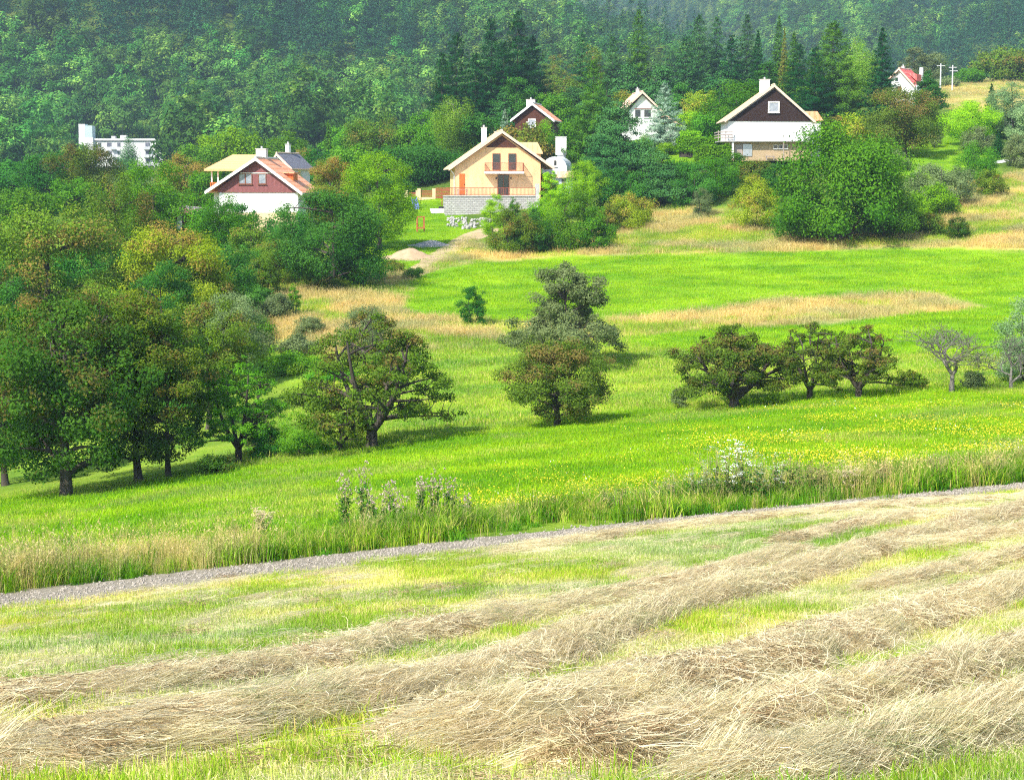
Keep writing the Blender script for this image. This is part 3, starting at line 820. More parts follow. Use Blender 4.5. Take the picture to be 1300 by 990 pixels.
forest('distant_forest', 800, 2640, -.12, .38, 13, lambda X, Y: (Y > np.interp(X / Y, [-.1, .05, .15, .26], [1650, 1550, 980, 790])), 17.5,
       lambda X, Y: .92 * sstep(.46, .56, fbm(X / 150, Y / 150, 127, 3)) + .12, 'bluish distant forest on the far hill behind the village')

# ------------------------------------------------------------------ grass, flowers, hay
GL = lambda n, a, b, c=None, am=.15: leafmat(n, a, b, c, am, trans=.3, hue=.015, geo=((.60,.72,.7),(1.24,1.06,.9)) if 'hay' not in n else None)
GM_mown = GL('grass_mown', (.32,.46,.06), (.58,.64,.20), (.74,.64,.38), .3)
GM_green = GL('grass_green', (.15,.38,.008), (.31,.56,.015), (.52,.50,.12), .06)
GM_rough = GL('grass_rough', (.19,.42,.015), (.38,.54,.05), (.62,.54,.22), .2)
GM_dry = GL('grass_dry', (.50,.42,.15), (.76,.65,.33), (.42,.44,.10), .2)
GM_verge = GL('grass_verge', (.07,.22,.010), (.19,.40,.02), (.6,.52,.25), .12)
GM_hay = GL('hay', (.71,.60,.33), (.95,.87,.61), (.44,.34,.16), .12)
GM_hayg = GL('hay_greenish', (.40,.44,.20), (.66,.66,.38))
GM_hayd = GL('hay_dark', (.30,.22,.11), (.52,.41,.23))
rs = np.random.default_rng(11)
def zrot(n): return np.stack([rs.normal(0, .06, n), rs.normal(0, .06, n), rs.uniform(0, 6.28, n)], 1)
# mown field
poly = [(-160,1040),(1460,1040),(1460,600),(1300,622),(900,655),(600,692),(300,728),(0,768),(-160,790)]
pts = sample_poly(poly, 26, rs, far=57)
hh = hay_height(pts[:, 0], pts[:, 1]); pts = pts[(hh < .05)]
s_, t_ = path_dist(pts[:, 0], pts[:, 1]); pts = pts[s_ < -np.interp(t_, [0, 22], [1.45, .75]) + .8 * (fbm(t_[...] / 1.2, t_ * 0, 99) - .5)]
n = len(pts); print('mown', n)
protos = [tuft('mown_tuft', GM_mown, 500 + i, 42, .32, .085, .007, .7, .5) for i in range(4)] + [tuft('mown_green', GM_rough, 510 + i, 40, .26, .12, .007, .5) for i in range(2)] + [tuft('mown_straw', GM_hay, 520, 26, .35, .04, .006, 3.5, .5)]
ng_ = fbm(pts[:, 0] / 1.5, pts[:, 1] / 2.5, 131)
idx = np.where(ng_ > .56, rs.integers(4, 6, n), np.where(ng_ < .44, np.where(rs.random(n) < .6, 6, rs.integers(0, 4, n)), np.where(rs.random(n) < .22, 6, rs.integers(0, 4, n))))
s1 = rs.uniform(.7, 1.3, n); scatter('mown_grass', pts, zrot(n), np.stack([s1, s1, s1 * rs.uniform(.6, 1.3, n)], 1), idx, protos, 'short pale mown grass stubble covering the near field', 'grass')

# hay windrows: a mound sheet plus loose stalks
HAYB = plain('hay_bed', (.74,.64,.37), (.50,.43,.22), 9, 1.0, None, .8)
xs = np.arange(-16, 18, .11); ys = np.arange(11.5, 58, .13)
X, Y = np.meshgrid(xs, ys); sh = X.shape; Xf = X.ravel(); Yf = Y.ravel()
H = hay_height(Xf, Yf).reshape(sh)
Z = terrain(Xf, Yf).reshape(sh) + H + .01 - .06 * (H < .01)
i = np.arange(sh[0] - 1)[:, None] * sh[1]; j = np.arange(sh[1] - 1)[None]
Q = np.stack([i + j, i + j + 1, i + j + 1 + sh[1], i + j + sh[1]], -1).reshape(-1, 4)
Hq = H.ravel()[Q].max(1); Q = Q[Hq > .02]
used, inv = np.unique(Q, return_inverse=True); Q = inv.reshape(Q.shape)
eV = np.stack([Xf[used], Yf[used], Z.ravel()[used]], 1)
def stalks(name, mat, seed, n, ln, spread, w, ang, zs=.05, wave=.06):
    r = np.random.default_rng(seed)
    c = np.stack([r.normal(0, spread[0], n), r.normal(0, spread[1], n), r.uniform(0, zs, n)], 1)
    a = r.normal(0, ang, n); Ls = ln * r.uniform(.4, 1.2, n)
    d = np.stack([np.cos(a), np.sin(a), r.normal(0, .035, n)], 1); s = np.stack([-np.sin(a), np.cos(a), np.zeros(n)], 1)
    V = []; 
    bow = r.normal(0, wave, n)[:, None]; bz = r.normal(0, .018, n)[:, None]
    up = np.array([0, 0, 1.0]); tw = r.uniform(0, 3.14, n)[:, None]; wd = (s * np.cos(tw) + up * np.sin(tw)) * w * .5
    for k, f in enumerate((-.5, -.17, .17, .5)):
        p = c + d * (f * Ls)[:, None] + s * bow * (1 - 4 * f * f) + up * bz * (1 - 4 * f * f)
        V += [p - wd, p + wd]
    V = np.stack(V, 1).reshape(-1, 3); k = np.arange(n)[:, None] * 8
    Qs = np.concatenate([k + [0, 1, 3, 2], k + [2, 3, 5, 4], k + [4, 5, 7, 6]]); t = r.random(n); t = np.concatenate([t, t, t])
    dd = np.repeat(r.random(1), len(t)) * .4 + .6 * np.tile(r.random(n), 3)
    return np_mesh(name, V, Qs, [mat], attrs={'tint': ('FACE', 'FLOAT', t), 'dry': ('FACE', 'FLOAT', dd)})
protos = [stalks('stalks', GM_hay, 600 + i, 120, .60, (.30, .12), .0029, .075, .045, .03) for i in range(5)] + [stalks('stalks', GM_hay, 606 + i, 80, .34, (.2, .18), .0032, .8, .06) for i in range(2)] + \
         [stalks('stalks', GM_hayg, 610, 50, .4, (.2, .15), .005, .6), stalks('stalks', GM_hayd, 611, 60, .28, (.16, .14), .006, 1.2, .06, .08)]
n = 26000; X = rs.uniform(-16, 18, n * 4); Y = rs.uniform(11.5, 57, n * 4)
h = hay_height(X, Y); dn = fbm(X / .9, Y / 1.2, 141)
m = ((h > .03) & (rs.random(len(X)) < .95)) | ((h <= .03) & (rs.random(len(X)) < .03) & (dn > .54))
px, py = project(X, Y, terrain(X, Y)); s_, t_ = path_dist(X, Y)
m &= (px > -160) & (px < 1460) & (py < 1060) & (s_ < -.3); X, Y, h = X[m], Y[m], h[m]; n = len(X); print('hay', n)
best = np.full(n, 1e9); ang = np.zeros(n)
for ln, _, _ in WRL:
    T = np.gradient(ln, axis=0); A = np.arctan2(T[:, 1], T[:, 0])
    for k in range(0, len(ln), 2):
        d = (X - ln[k, 0]) ** 2 + (Y - ln[k, 1]) ** 2; mm = d < best; best[mm] = d[mm]; ang[mm] = A[k]
e = .15; gx = (hay_height(X + e, Y) - hay_height(X - e, Y) + terrain(X + e, Y) - terrain(X - e, Y)) / (2 * e); gy = (hay_height(X, Y + e) - hay_height(X, Y - e) + terrain(X, Y + e) - terrain(X, Y - e)) / (2 * e)
ang = ang + (fbm(X / 1.5, Y / 1.5, 151) - .5) * .22 + rs.normal(0, .05, n)
pitch = -np.arctan(gx * np.cos(ang) + gy * np.sin(ang)); roll = np.arctan(-gx * np.sin(ang) + gy * np.cos(ang))
patch = fbm((X * .9 - Y * .44) / .40, (X * .44 + Y * .9) / 1.5, 161, 3)
idx = rs.integers(0, 5, n); q = rs.random(n)
idx = np.where(patch > .62, np.where(q < .5, 8, 5), np.where(patch < .36, np.where(q < .3, 7, rs.integers(0, 6, n)), np.where(q < .12, 6, idx)))
s1 = rs.uniform(.8, 1.25, n)
scatter('cut_hay', np.stack([X, Y, terrain(X, Y) + h + .015], 1), np.stack([roll * .8, pitch * .8, ang], 1), np.stack([s1, s1, s1 * 1.3], 1), idx, protos,
        'rows of cut straw coloured hay lying on the mown field', 'hay', extra=(eV, Q, np.zeros(len(Q), int)), mats=[HAYB])

# tall verge grass beyond the track
poly = [(-160,800),(0,758),(200,735),(440,705),(700,668),(880,650),(1100,632),(1300,615),(1460,606),(1460,585),(1300,588),(1100,592),(900,610),(700,640),(560,655),(420,655),(250,665),(0,678),(-160,690)]
pts = sample_poly(poly, 22, rs); s_, t_ = path_dist(pts[:, 0], pts[:, 1]); pts = pts[((s_ > np.interp(t_, [0, 22], [1.45, .62]) + .5 * (fbm(t_ / 1.1, t_ * 0, 97) - .5)) & (s_ < 6.5)) | ((s_ > -.2) & (rs.random(len(s_)) < .05))]; s_, t_ = path_dist(pts[:, 0], pts[:, 1])
n = len(pts); print('verge', n)
protos = [tuft('verge_green', GM_verge, 700 + i, 50, .32, .74, .017, .45, .6) for i in range(2)] + [tuft('verge_leafy', LM['green'], 703, 70, .36, .42, .032, .9, .5)] + [tuft('verge_mid', GM_rough, 705 + i, 44, .32, .68, .013, .5, .6) for i in range(2)] + \
         [tuft('verge_dry', GM_dry, 710 + i, 30, .30, 1.0, .008, .45, .7, 12, .022) for i in range(2)]
px, py = project(pts[:, 0], pts[:, 1], pts[:, 2])
dryp = np.where(px < 330, .42, np.where(px < 700, .04, np.where(px < 860, .05, .16))) * np.where(fbm(pts[:, 0] / 1.2, pts[:, 1] / 1.2, 171) > .5, 1.6, .4)
q = rs.random(n); idx = np.where(q < dryp, rs.integers(5, 7, n), np.where(q > .75, rs.integers(3, 5, n), rs.integers(0, 3, n)))
s1 = rs.uniform(.6, 1.2, n) * (.25 + 1.35 * fbm(pts[:, 0] / 1.6, pts[:, 1] / 1.6, 173, 3)) * np.where(s_ > 4, .6, 1); scatter('verge_grass', pts, zrot(n), np.stack([s1, s1, s1], 1), idx, protos, 'tall uncut green and tan grass beside the gravel track', 'grass')

# meadow turf
poly = [(-160,780),(0,750),(640,655),(900,628),(1460,590),(1460,470),(900,508),(600,545),(300,590),(-160,655)]
pts = sample_poly(poly, 7, rs); s_, t_ = path_dist(pts[:, 0], pts[:, 1]); pts = pts[s_ > 1]
n = len(pts); print('meadow', n)
protos = [tuft('turf', GM_green, 720 + i, 70, .75, .11, .014, .8) for i in range(4)] + [tuft('turf_rough', GM_rough, 730 + i, 60, .75, .15, .014, .8) for i in range(2)]
ng_ = fbm(pts[:, 0] / 5, pts[:, 1] / 5, 181); idx = np.where(ng_ > .57, rs.integers(4, 6, n), rs.integers(0, 4, n)); s1 = rs.uniform(.7, 1.3, n)
scatter('meadow_grass', pts, zrot(n), np.stack([s1, s1, s1], 1), idx, protos, 'bright green short grass of the near meadow', 'grass')
poly = [(300,600),(600,548),(900,510),(1460,480),(1460,310),(1150,314),(800,322),(620,332),(520,352),(420,440),(330,560)]
pts = sample_poly(poly, 2.6, rs); px, py = project(pts[:, 0], pts[:, 1], pts[:, 2])
isd = np.zeros(len(pts), bool); isr = np.zeros(len(pts), bool)
for pl, colr, soft in REG:
    mm = inpoly(px, py, pl)
    if colr in (DRY, DRYG): isd |= mm
    if colr is ROUGH: isr |= mm
    if colr is MEADOW: isd &= ~mm; isr &= ~mm
n = len(pts); print('mid', n)
protos = [tuft('turf', GM_green, 740 + i, 60, 1.0, .16, .022, .8) for i in range(2)] + [tuft('rough', GM_rough, 745 + i, 60, 1.0, .24, .022, .8) for i in range(2)]
idx = np.where(isr, rs.integers(2, 4, n), rs.integers(0, 2, n)); k = ~isd; s1 = rs.uniform(.6, 1.3, n)
scatter('upper_meadow_grass', pts[k], zrot(k.sum()), np.stack([s1, s1, s1], 1)[k], idx[k], protos, 'green and rough grass of the upper meadows', 'grass')
# dry grass strips and banks
PD = []
for pl, colr, soft in REG:
    if colr in (DRY, DRYG): PD.append(sample_poly(pl, 2.6 if pl[0][1] > 200 else .8, rs))
pts = np.vstack(PD); n = len(pts); print('dry', n)
px, py = project(pts[:, 0], pts[:, 1], pts[:, 2]); on = np.zeros(n, bool)
for pl, colr, soft in REG:
    if colr in (MEADOW, LAWN): on |= inpoly(px, py, pl)
pts = pts[~on]; n = len(pts)
protos = [tuft('dry', GM_dry, 750 + i, 60, .8, .62, .018, .5, .6, 14, .03) for i in range(3)] + [tuft('dry_green', GM_rough, 755, 60, .8, .42, .02, .6)]
s1 = rs.uniform(.5, 1.15, n); idx = np.where(fbm(pts[:, 0] / 4, pts[:, 1] / 4, 191) > .54, 3, rs.integers(0, 3, n))
scatter('dry_grass', pts, zrot(n), np.stack([s1, s1, s1], 1), idx, protos, 'tall straw coloured dry grass on the banks between meadows', 'grass')
# yellow and white meadow flowers
YF = plain('petal_yellow', (.80,.60,.03), (.85,.65,.03)); WF = plain('petal_white', (.82,.84,.78), (.75,.78,.7))
def flowers(name, mat, seed, n, spread, h, size):
    r = np.random.default_rng(seed)
    p = np.stack([r.normal(0, spread, n), r.normal(0, spread, n), h * r.uniform(.6, 1.2, n)], 1)
    V, Q = leaves(p, np.array([0, -.5, .8]) + r.normal(size=(n, 3)) * .35, size, r, .95)
    return np_mesh(name, V, Q, [mat])
protos = [flowers('yellow_flowers', YF, 800 + i, 16, .5, .17, .020) for i in range(3)] + [flowers('white_flowers', WF, 805, 6, .5, .2, .018)]
PF = [sample_poly([(830,560),(1000,520),(1460,500),(1460,600),(1300,592),(1050,600),(900,585)], 3, rs), sample_poly([(560,640),(700,600),(900,600),(1460,570),(1460,600),(1000,610),(860,628),(660,650)], 4, rs),
      sample_poly([(440,620),(900,520),(1460,490),(1460,600),(660,650)], .55, rs), sample_poly([(560,655),(640,628),(760,618),(700,650)], 3, rs), sample_poly([(1040,560),(1460,540),(1460,600),(1060,606)], 5, rs)]
pts = np.vstack(PF); n = len(pts); s_, t_ = path_dist(pts[:, 0], pts[:, 1]); k = (fbm(pts[:, 0] / 3, pts[:, 1] / 3, 201) > .47) & (s_ > 2); pts = pts[k]; n = len(pts); print('flowers', n)
idx = np.where(rs.random(n) < .12, 3, rs.integers(0, 3, n)); s1 = rs.uniform(.8, 1.2, n)
scatter('meadow_flowers', pts, zrot(n), np.stack([s1, s1, s1], 1), idx, protos, 'tiny yellow and white flowers dotting the near meadow', 'flowers')

pts = np.vstack([sample_poly(pl, 5, rs) for pl, colr, soft in REG if colr is LAWN]); n = len(pts); s1 = rs.uniform(.5, 1.0, n)
scatter('lawn_grass', pts, zrot(n), np.stack([s1, s1, s1 * .8], 1), rs.integers(0, 2, n), [tuft('turf', GM_green, 760 + i, 60, 1.0, .13, .022, .8) for i in range(2)], 'bright short grass of the house gardens', 'grass')
# ------------------------------------------------------------------ houses
def wallmat(name, c, c2=None, bump=.15): return plain(name, c, tuple(x * .8 for x in c), .9, .9, (1.6, 1.6, .45), bump, coord='Object')
def striped(name, c, c2, freq, axis=0, rough=.8, bump=.6, noise=.25):
    """boards / tiles: wave bands along one object axis plus noise"""
    m, nt, o = nmat(name)
    tc = N(nt, 'ShaderNodeTexCoord'); w = N(nt, 'ShaderNodeTexWave', wave_type='BANDS', bands_direction='XYZ'[axis], wave_profile='SAW')
    w.inputs['Scale'].default_value = freq; w.inputs['Distortion'].default_value = .3; w.inputs['Detail'].default_value = 1
    L(nt, tc.outputs['Object'], w.inputs['Vector'])
    f, raw = noise_fac(nt, 2.2, 5, 'Object', (1, 1, 1))
    ad = N(nt, 'ShaderNodeMath', operation='MULTIPLY_ADD'); ad.inputs[1].default_value = noise; L(nt, f, ad.inputs[0])
    pw = N(nt, 'ShaderNodeMath', operation='POWER'); pw.inputs[1].default_value = 4; L(nt, w.outputs['Fac'], pw.inputs[0]); L(nt, pw.outputs[0], ad.inputs[2])
    b = N(nt, 'ShaderNodeBsdfPrincipled'); b.inputs['Roughness'].default_value = rough; b.inputs['Specular IOR Level'].default_value = .25
    L(nt, mix(nt, ad.outputs[0], rgb(*c), rgb(*c2)), b.inputs['Base Color'])
    bp = N(nt, 'ShaderNodeBump'); bp.inputs['Strength'].default_value = bump; bp.inputs['Distance'].default_value = .04
    L(nt, w.outputs['Fac'], bp.inputs['Height']); L(nt, bp.outputs[0], b.inputs['Normal']); L(nt, b.outputs[0], o.inputs[0])
    return m
def blocks(name, c, c2, mortar, bw=.5, bh=.22):
    m, nt, o = nmat(name)
    tc = N(nt, 'ShaderNodeTexCoord'); mp = N(nt, 'ShaderNodeMapping'); mp.inputs['Rotation'].default_value = (math.pi / 2, 0, 0)
    L(nt, tc.outputs['Object'], mp.inputs[0]); br = N(nt, 'ShaderNodeTexBrick')
    br.inputs['Color1'].default_value = rgb(*c); br.inputs['Color2'].default_value = rgb(*c2); br.inputs['Mortar'].default_value = rgb(*mortar)
    br.inputs['Scale'].default_value = 1; br.inputs['Brick Width'].default_value = bw; br.inputs['Row Height'].default_value = bh; br.inputs['Mortar Size'].default_value = .022
    L(nt, mp.outputs[0], br.inputs['Vector'])
    f, raw = noise_fac(nt, 3, 4)
    b = N(nt, 'ShaderNodeBsdfPrincipled'); b.inputs['Roughness'].default_value = .95
    L(nt, mix(nt, f, br.outputs['Color'], rgb(*[x * .8 for x in c])), b.inputs['Base Color'])
    bp = N(nt, 'ShaderNodeBump', invert=True); bp.inputs['Distance'].default_value = .05; L(nt, br.outputs['Fac'], bp.inputs['Height']); L(nt, bp.outputs[0], b.inputs['Normal'])
    L(nt, b.outputs[0], o.inputs[0]); return m
W_WHITE = wallmat('white_render', (.82,.82,.80), (.76,.76,.74)); W_PEACH = wallmat('peach_render', (.90,.56,.29), (.80,.49,.24)); W_GREY = wallmat('pale_grey_render', (.62,.63,.66))
W_CREAM = wallmat('cream_render', (.74,.56,.36)); W_BLOCKS = blocks('grey_block_wall', (.46,.44,.42), (.60,.58,.55), (.22,.21,.2))
W_BRICK = blocks('sandy_brick', (.62,.44,.24), (.70,.52,.30), (.45,.36,.26), .3, .1); FOUND = wallmat('foundation', (.42,.39,.35), (.3,.28,.25))
BROWNW = striped('maroon_boards', (.25,.09,.09), (.15,.05,.05), 2.2); DARKW = striped('dark_boards', (.018,.008,.007), (.045,.022,.015), 2.4); MIDW = striped('brown_boards', (.10,.035,.018), (.03,.012,.01), 2.0)
R_ORANGE = striped('orange_tiles', (.88,.42,.24), (.66,.24,.10), .5, 0, bump=.8, noise=.2); R_PALE = striped('pale_tiles', (.84,.58,.32), (.66,.42,.22), .5, 0, noise=.25); R_PINK = striped('pink_tiles', (.72,.42,.30), (.85,.62,.5), .5, 0)
R_RED = striped('red_tiles', (.62,.10,.09), (.78,.30,.26), .5, 0); FASC = plain('fascia', (.78,.56,.44), rough=.7); FASCW = plain('white_trim', (.82,.80,.77), rough=.6); FASCB = plain('brown_trim', (.22,.08,.045), rough=.6)
GLASS = plain('window_glass', (.02,.03,.035), (.03,.045,.05), 1, .08, spec=.8); GLASSL = plain('curtained_glass', (.20,.23,.28), (.34,.36,.40), 4, .15, spec=.8)
ORANGE = plain('orange_wood', (.62,.16,.03), (.50,.11,.02), 6, .6, (1,1,.2)); RAIL = plain('brown_railing', (.34,.09,.05), (.24,.06,.035), 5, .6); GREYW = plain('weathered_wood', (.42,.36,.32), (.28,.22,.2), 6, .9)
CONC = plain('concrete', (.55,.54,.52), (.42,.41,.4), 2, .9, None, .3); SHEETM = plain('metal_sheet', (.55,.57,.58), rough=.35, metal=.6); DARKM = plain('dark_metal', (.03,.03,.035), rough=.5)

class House:
    def __init__(h, name, label, cat, px0, py0, D, rz=0, group=None):
        h.px0, h.py0, h.s = px0, py0, D / F
        h.root = empty(name, at(px0, py0, D), R(rz), label=label, cat=cat, group=group); h.c = math.cos(R(rz))
    def x(h, px): return (px - h.px0) * h.s / h.c
    def z(h, py): return (h.py0 - py) * h.s
    def mb(h, name, mat, fn, parent=None):
        m = MB(); fn(m); return m.build(name, mat, parent or h.root)
    def walls(h, eL, ap, eR, depth, mat, base=2.5, name='wall', y0=0):
        """eL/ap/eR: (px,py) of left eave, apex, right eave of the gable wall"""
        pts = [(h.x(eL[0]), -base), (h.x(eR[0]), -base), (h.x(eR[0]), h.z(eR[1])), (h.x(ap[0]), h.z(ap[1])), (h.x(eL[0]), h.z(eL[1]))]
        return h.mb(name, mat, lambda m: m.prism(pts, y0, y0 + depth))
    def gable_roof(h, eL, ap, eR, depth, mat, th=.22, front=.6, back=.5, trim=FASC, y0=0, name='roof'):
        a = (h.x(ap[0]), h.z(ap[1])); l = (h.x(eL[0]), h.z(eL[1])); r = (h.x(eR[0]), h.z(eR[1]))
        def f(m):
            m.prism([a, l, (l[0], l[1] - th), (a[0], a[1] - th)], y0 - front, y0 + depth + back)
            m.prism([(a[0] + .002, a[1] + .003), (a[0] + .002, a[1] - th + .003), (r[0], r[1] - th), r], y0 - front, y0 + depth + back)
        ro = h.mb(name, mat, f)
        def g(m):
            for (p, q) in ((a, l), (a, r)):
                m.prism([(p[0], p[1] + .03), (q[0], q[1] + .03), (q[0], q[1] - th - .12), (p[0], p[1] - th - .12)], y0 - front - .06, y0 - front - .004)
        h.mb('bargeboard', trim, g, ro)
        def gu(m):
            m.bar((q[0], y0 - front, q[1] - th * .6), (q[0], y0 + depth + back, q[1] - th * .6), .08, 6)
        for q in (l, r): h.mb('gutter', trim, gu, ro)
        h.mb('ridge', trim, lambda m: m.bar((a[0], y0 - front, a[1] + .03), (a[0], y0 + depth + back, a[1] + .03), .11, 6), ro)
        return ro
    def window(h, x0, x1, y0, y1, fr=FASCW, gl=GLASS, n=1, yy=0, w=.09, name='window', proud=.05):
        X0, X1, Z0, Z1 = h.x(x0), h.x(x1), h.z(y1), h.z(y0)
        o = h.mb(name, fr, lambda m: (m.box(X0 - w, X0, yy - proud, yy + .05, Z0 - w, Z1 + w), m.box(X1, X1 + w, yy - proud, yy + .05, Z0 - w, Z1 + w),
            m.box(X0, X1, yy - proud, yy + .05, Z1, Z1 + w), m.box(X0, X1, yy - proud, yy + .05, Z0 - w, Z0),
            [m.box(X0 + (X1 - X0) * k / n - w * .4, X0 + (X1 - X0) * k / n + w * .4, yy - proud + .005, yy + .04, Z0 + .001, Z1 - .001) for k in range(1, n)]))
        h.mb('pane', gl, lambda m: m.box(X0, X1, yy - proud * .35, yy + .02, Z0, Z1), o)
        if name == 'window': h.mb('sill', fr, lambda m: m.box(X0 - w - .05, X1 + w + .05, yy - proud - .10, yy - proud - .004, Z0 - w - .05, Z0 - w + .004), o)
        return o
    def railing(h, x0, x1, z0, z1, y, mat, step=.13, t=.03, name='railing', side=None):
        def f(m):
            m.box(x0, x1, y - .03, y + .03, z1 - .06, z1); m.box(x0, x1, y - .02, y + .02, z0, z0 + .05)
            n = max(int((x1 - x0) / step), 1)
            for k in range(n + 1):
                q = x0 + (x1 - x0) * k / n; m.box(q - t / 2, q + t / 2, y - t / 2, y + t / 2, z0 + .051, z1 - .061)
            for sx in (x0, x1):
                if side:
                    m.box(sx - .03, sx + .03, y + .031, side, z1 - .065, z1 - .005); m.box(sx - .02, sx + .02, y + .031, side, z0, z0 + .05)
                    for k in range(1, int((side - y) / step)): m.box(sx - t / 2, sx + t / 2, y + k * step, y + k * step + t, z0 + .051, z1 - .066)
        return h.mb(name, mat, f)
    def chimney(h, px, ytop, ybot, w, y, mat=W_WHITE, d=None):
        X = h.x(px); d = d or w
        c = h.mb('chimney', mat, lambda m: (m.box(X - w / 2, X + w / 2, y - d / 2, y + d / 2, h.z(ybot) - .8, h.z(ytop))))
        h.mb('chimney_cap', CONC, lambda m: (m.box(X - w / 2 - .06, X + w / 2 + .06, y - d / 2 - .06, y + d / 2 + .06, h.z(ytop) + .001, h.z(ytop) + .09), m.bar((X, y, h.z(ytop) + .09), (X, y, h.z(ytop) + .35), .12, 8)), c)
        return c

# --- yellow (peach) house in the middle
h = House('house', 'peach rendered gabled house with brown balcony above a grey stone terrace', 'house', 632, 249, 230, 5)
dep = 10.5
h.walls((578, 213), (637, 171), (686, 207), dep, W_PEACH)
h.gable_roof((570, 214), (637, 167), (703, 213), dep, R_PALE, front=.6)
h.mb('gable_cladding', MIDW, lambda m: m.prism([(h.x(617), h.z(188)), (h.x(657), h.z(188)), (h.x(637), h.z(173.5))], -.06, -.004))
h.chimney(617, 163, 185, .62, 3.2)
for (a, b) in ((626, 634.5), (646, 654.5)): h.window(a, b, 196.5, 216, FASCB, GLASS, 1, name='balcony_door', w=.07)
sl = h.mb('balcony', FASCW, lambda m: m.box(h.x(615), h.x(664), -1.3, -.004, h.z(221), h.z(218.3)))
r_ = h.railing(h.x(615.5), h.x(663.5), h.z(218), h.z(207.5), -1.24, RAIL, side=-.004); r_.parent = sl
h.window(632.5, 645.5, 223, 247.5, FASCB, GLASS, 2, name='terrace_door', w=.08)
d_o = h.mb('door', ORANGE, lambda m: m.box(h.x(583.5), h.x(590.5), -.05, -.004, h.z(247), h.z(221)))
h.mb('handle', DARKM, lambda m: m.box(h.x(589.3), h.x(590), -.09, -.052, h.z(235), h.z(234)), d_o)
for q in (630, 648.5): h.mb('wall_lamp', DARKM, lambda m: m.box(h.x(q) - .06, h.x(q) + .06, -.14, -.004, h.z(228), h.z(225.3)))
h.mb('drainpipe', FASCW, lambda m: (m.bar((h.x(573), -.2, h.z(217)), (h.x(577), -.08, h.z(222)), .05), m.bar((h.x(577), -.08, h.z(222)), (h.x(577), -.08, 0), .05)))
h.mb('side_wing', W_PEACH, lambda m: m.box(h.x(672), h.x(695), 8, 13, -2, h.z(196)))
h.mb('side_wing_roof', R_PALE, lambda m: m.prism([(0, h.z(195)), (h.x(697), h.z(195)), (h.x(697), h.z(195) + .15), (h.x(690), h.z(180)), (0, h.z(180))], 7.5, 13.5))
# terrace with its retaining wall
hw = House('terrace', 'grey stone block terrace wall with brown railing below the peach house', 'terrace', 632, 249, 225.3, 5)
hw.mb('retaining_wall', W_BLOCKS, lambda m: m.box(hw.x(565.5), hw.x(682), -.35, 4.2, -6.2, -.06))
hw.mb('coping', CONC, lambda m: m.box(hw.x(565), hw.x(682.5), -.42, 4.3, -.055, .03))
rr_ = hw.railing(hw.x(566.5), hw.x(679), .09, 1.0, -.3, RAIL, .16, .035)
hw.mb('post', CONC, lambda m: m.box(hw.x(679.5), hw.x(684), -.5, .3, -3, 1.45))
# table and chairs on the terrace
tb_ = empty('garden_table', at(587, 248.4, 228.0), R(9), label='small brown garden table on the terrace by the orange door', cat='table')
MB().box(-.6, .6, -.4, .4, .70, .75).build('table_top', GREYW, tb_)
for a in (-.52, .52):
    for b in (-.33, .33): MB().box(a - .03, a + .03, b - .03, b + .03, 0, .698).build('leg', GREYW, tb_)
# rubble at the wall foot
RB = plain('pale_rubble', (.46,.44,.41), (.26,.25,.23), 3, .9, None, .4)
rs = np.random.default_rng(77)
pp = []
for k in range(120):
    x = rs.uniform(568, 628); y = rs.uniform(0, 1)
    p = P(x, 279 + y * 14 * (1 - abs(x - 590) / 60)); p[2] += rs.uniform(0, .25); pp.append(p)
rbp = [m.copy() for m in [pebble(20), pebble(21), pebble(22)]]
for m in rbp: m.materials[0] = RB
scatter('rubble', np.array(pp), rs.uniform(0, 6.3, (120, 3)), rs.uniform(.12, .42, (120, 1)) * np.array([[1, 1, .7]]), rs.integers(0, 3, 120), rbp, 'heap of pale broken stone at the foot of the terrace wall', 'rubble')

# --- maroon clad house on the left
h = House('house', 'white house with maroon boarded gable and striped orange roof among left trees', 'house', 332, 272, 205, -5)
h.walls((278, 245.5), (327, 205.5), (379, 245), 10, W_WHITE, 4)
h.mb('gable_cladding', BROWNW, lambda m: m.prism([(h.x(276), h.z(245)), (h.x(380), h.z(245)), (h.x(380), h.z(243)), (h.x(327), h.z(204)), (h.x(277), h.z(241))], -.07, -.004))
h.gable_roof((262, 243), (327, 201), (386, 245), 10, R_ORANGE, front=.7, trim=FASCW)
h.window(304.5, 311.5, 222, 233.5, FASCB, GLASSL, 1, -.07); h.window(311.5+1.5, 320, 222, 233.5, FASCB, GLASSL, 1, -.07); h.window(329.5, 338, 222, 233.5, FASCB, GLASSL, 1, -.07)
h.mb('trim_band', FASCW, lambda m: m.box(h.x(306), h.x(348), -.12, -.072, h.z(221), h.z(220)))
h.chimney(322, 190, 205, 1.1, 4.5)
h.mb('dormer', ORANGE, lambda m: m.prism([(h.x(352), h.z(221)), (h.x(366), h.z(231)), (h.x(366), h.z(221))], 3.0, 5.4))
h.mb('dormer_roof', R_ORANGE, lambda m: m.prism([(h.x(350), h.z(219)), (h.x(368), h.z(219.4)), (h.x(368), h.z(221)), (h.x(350), h.z(220.6))], 2.7, 5.7))
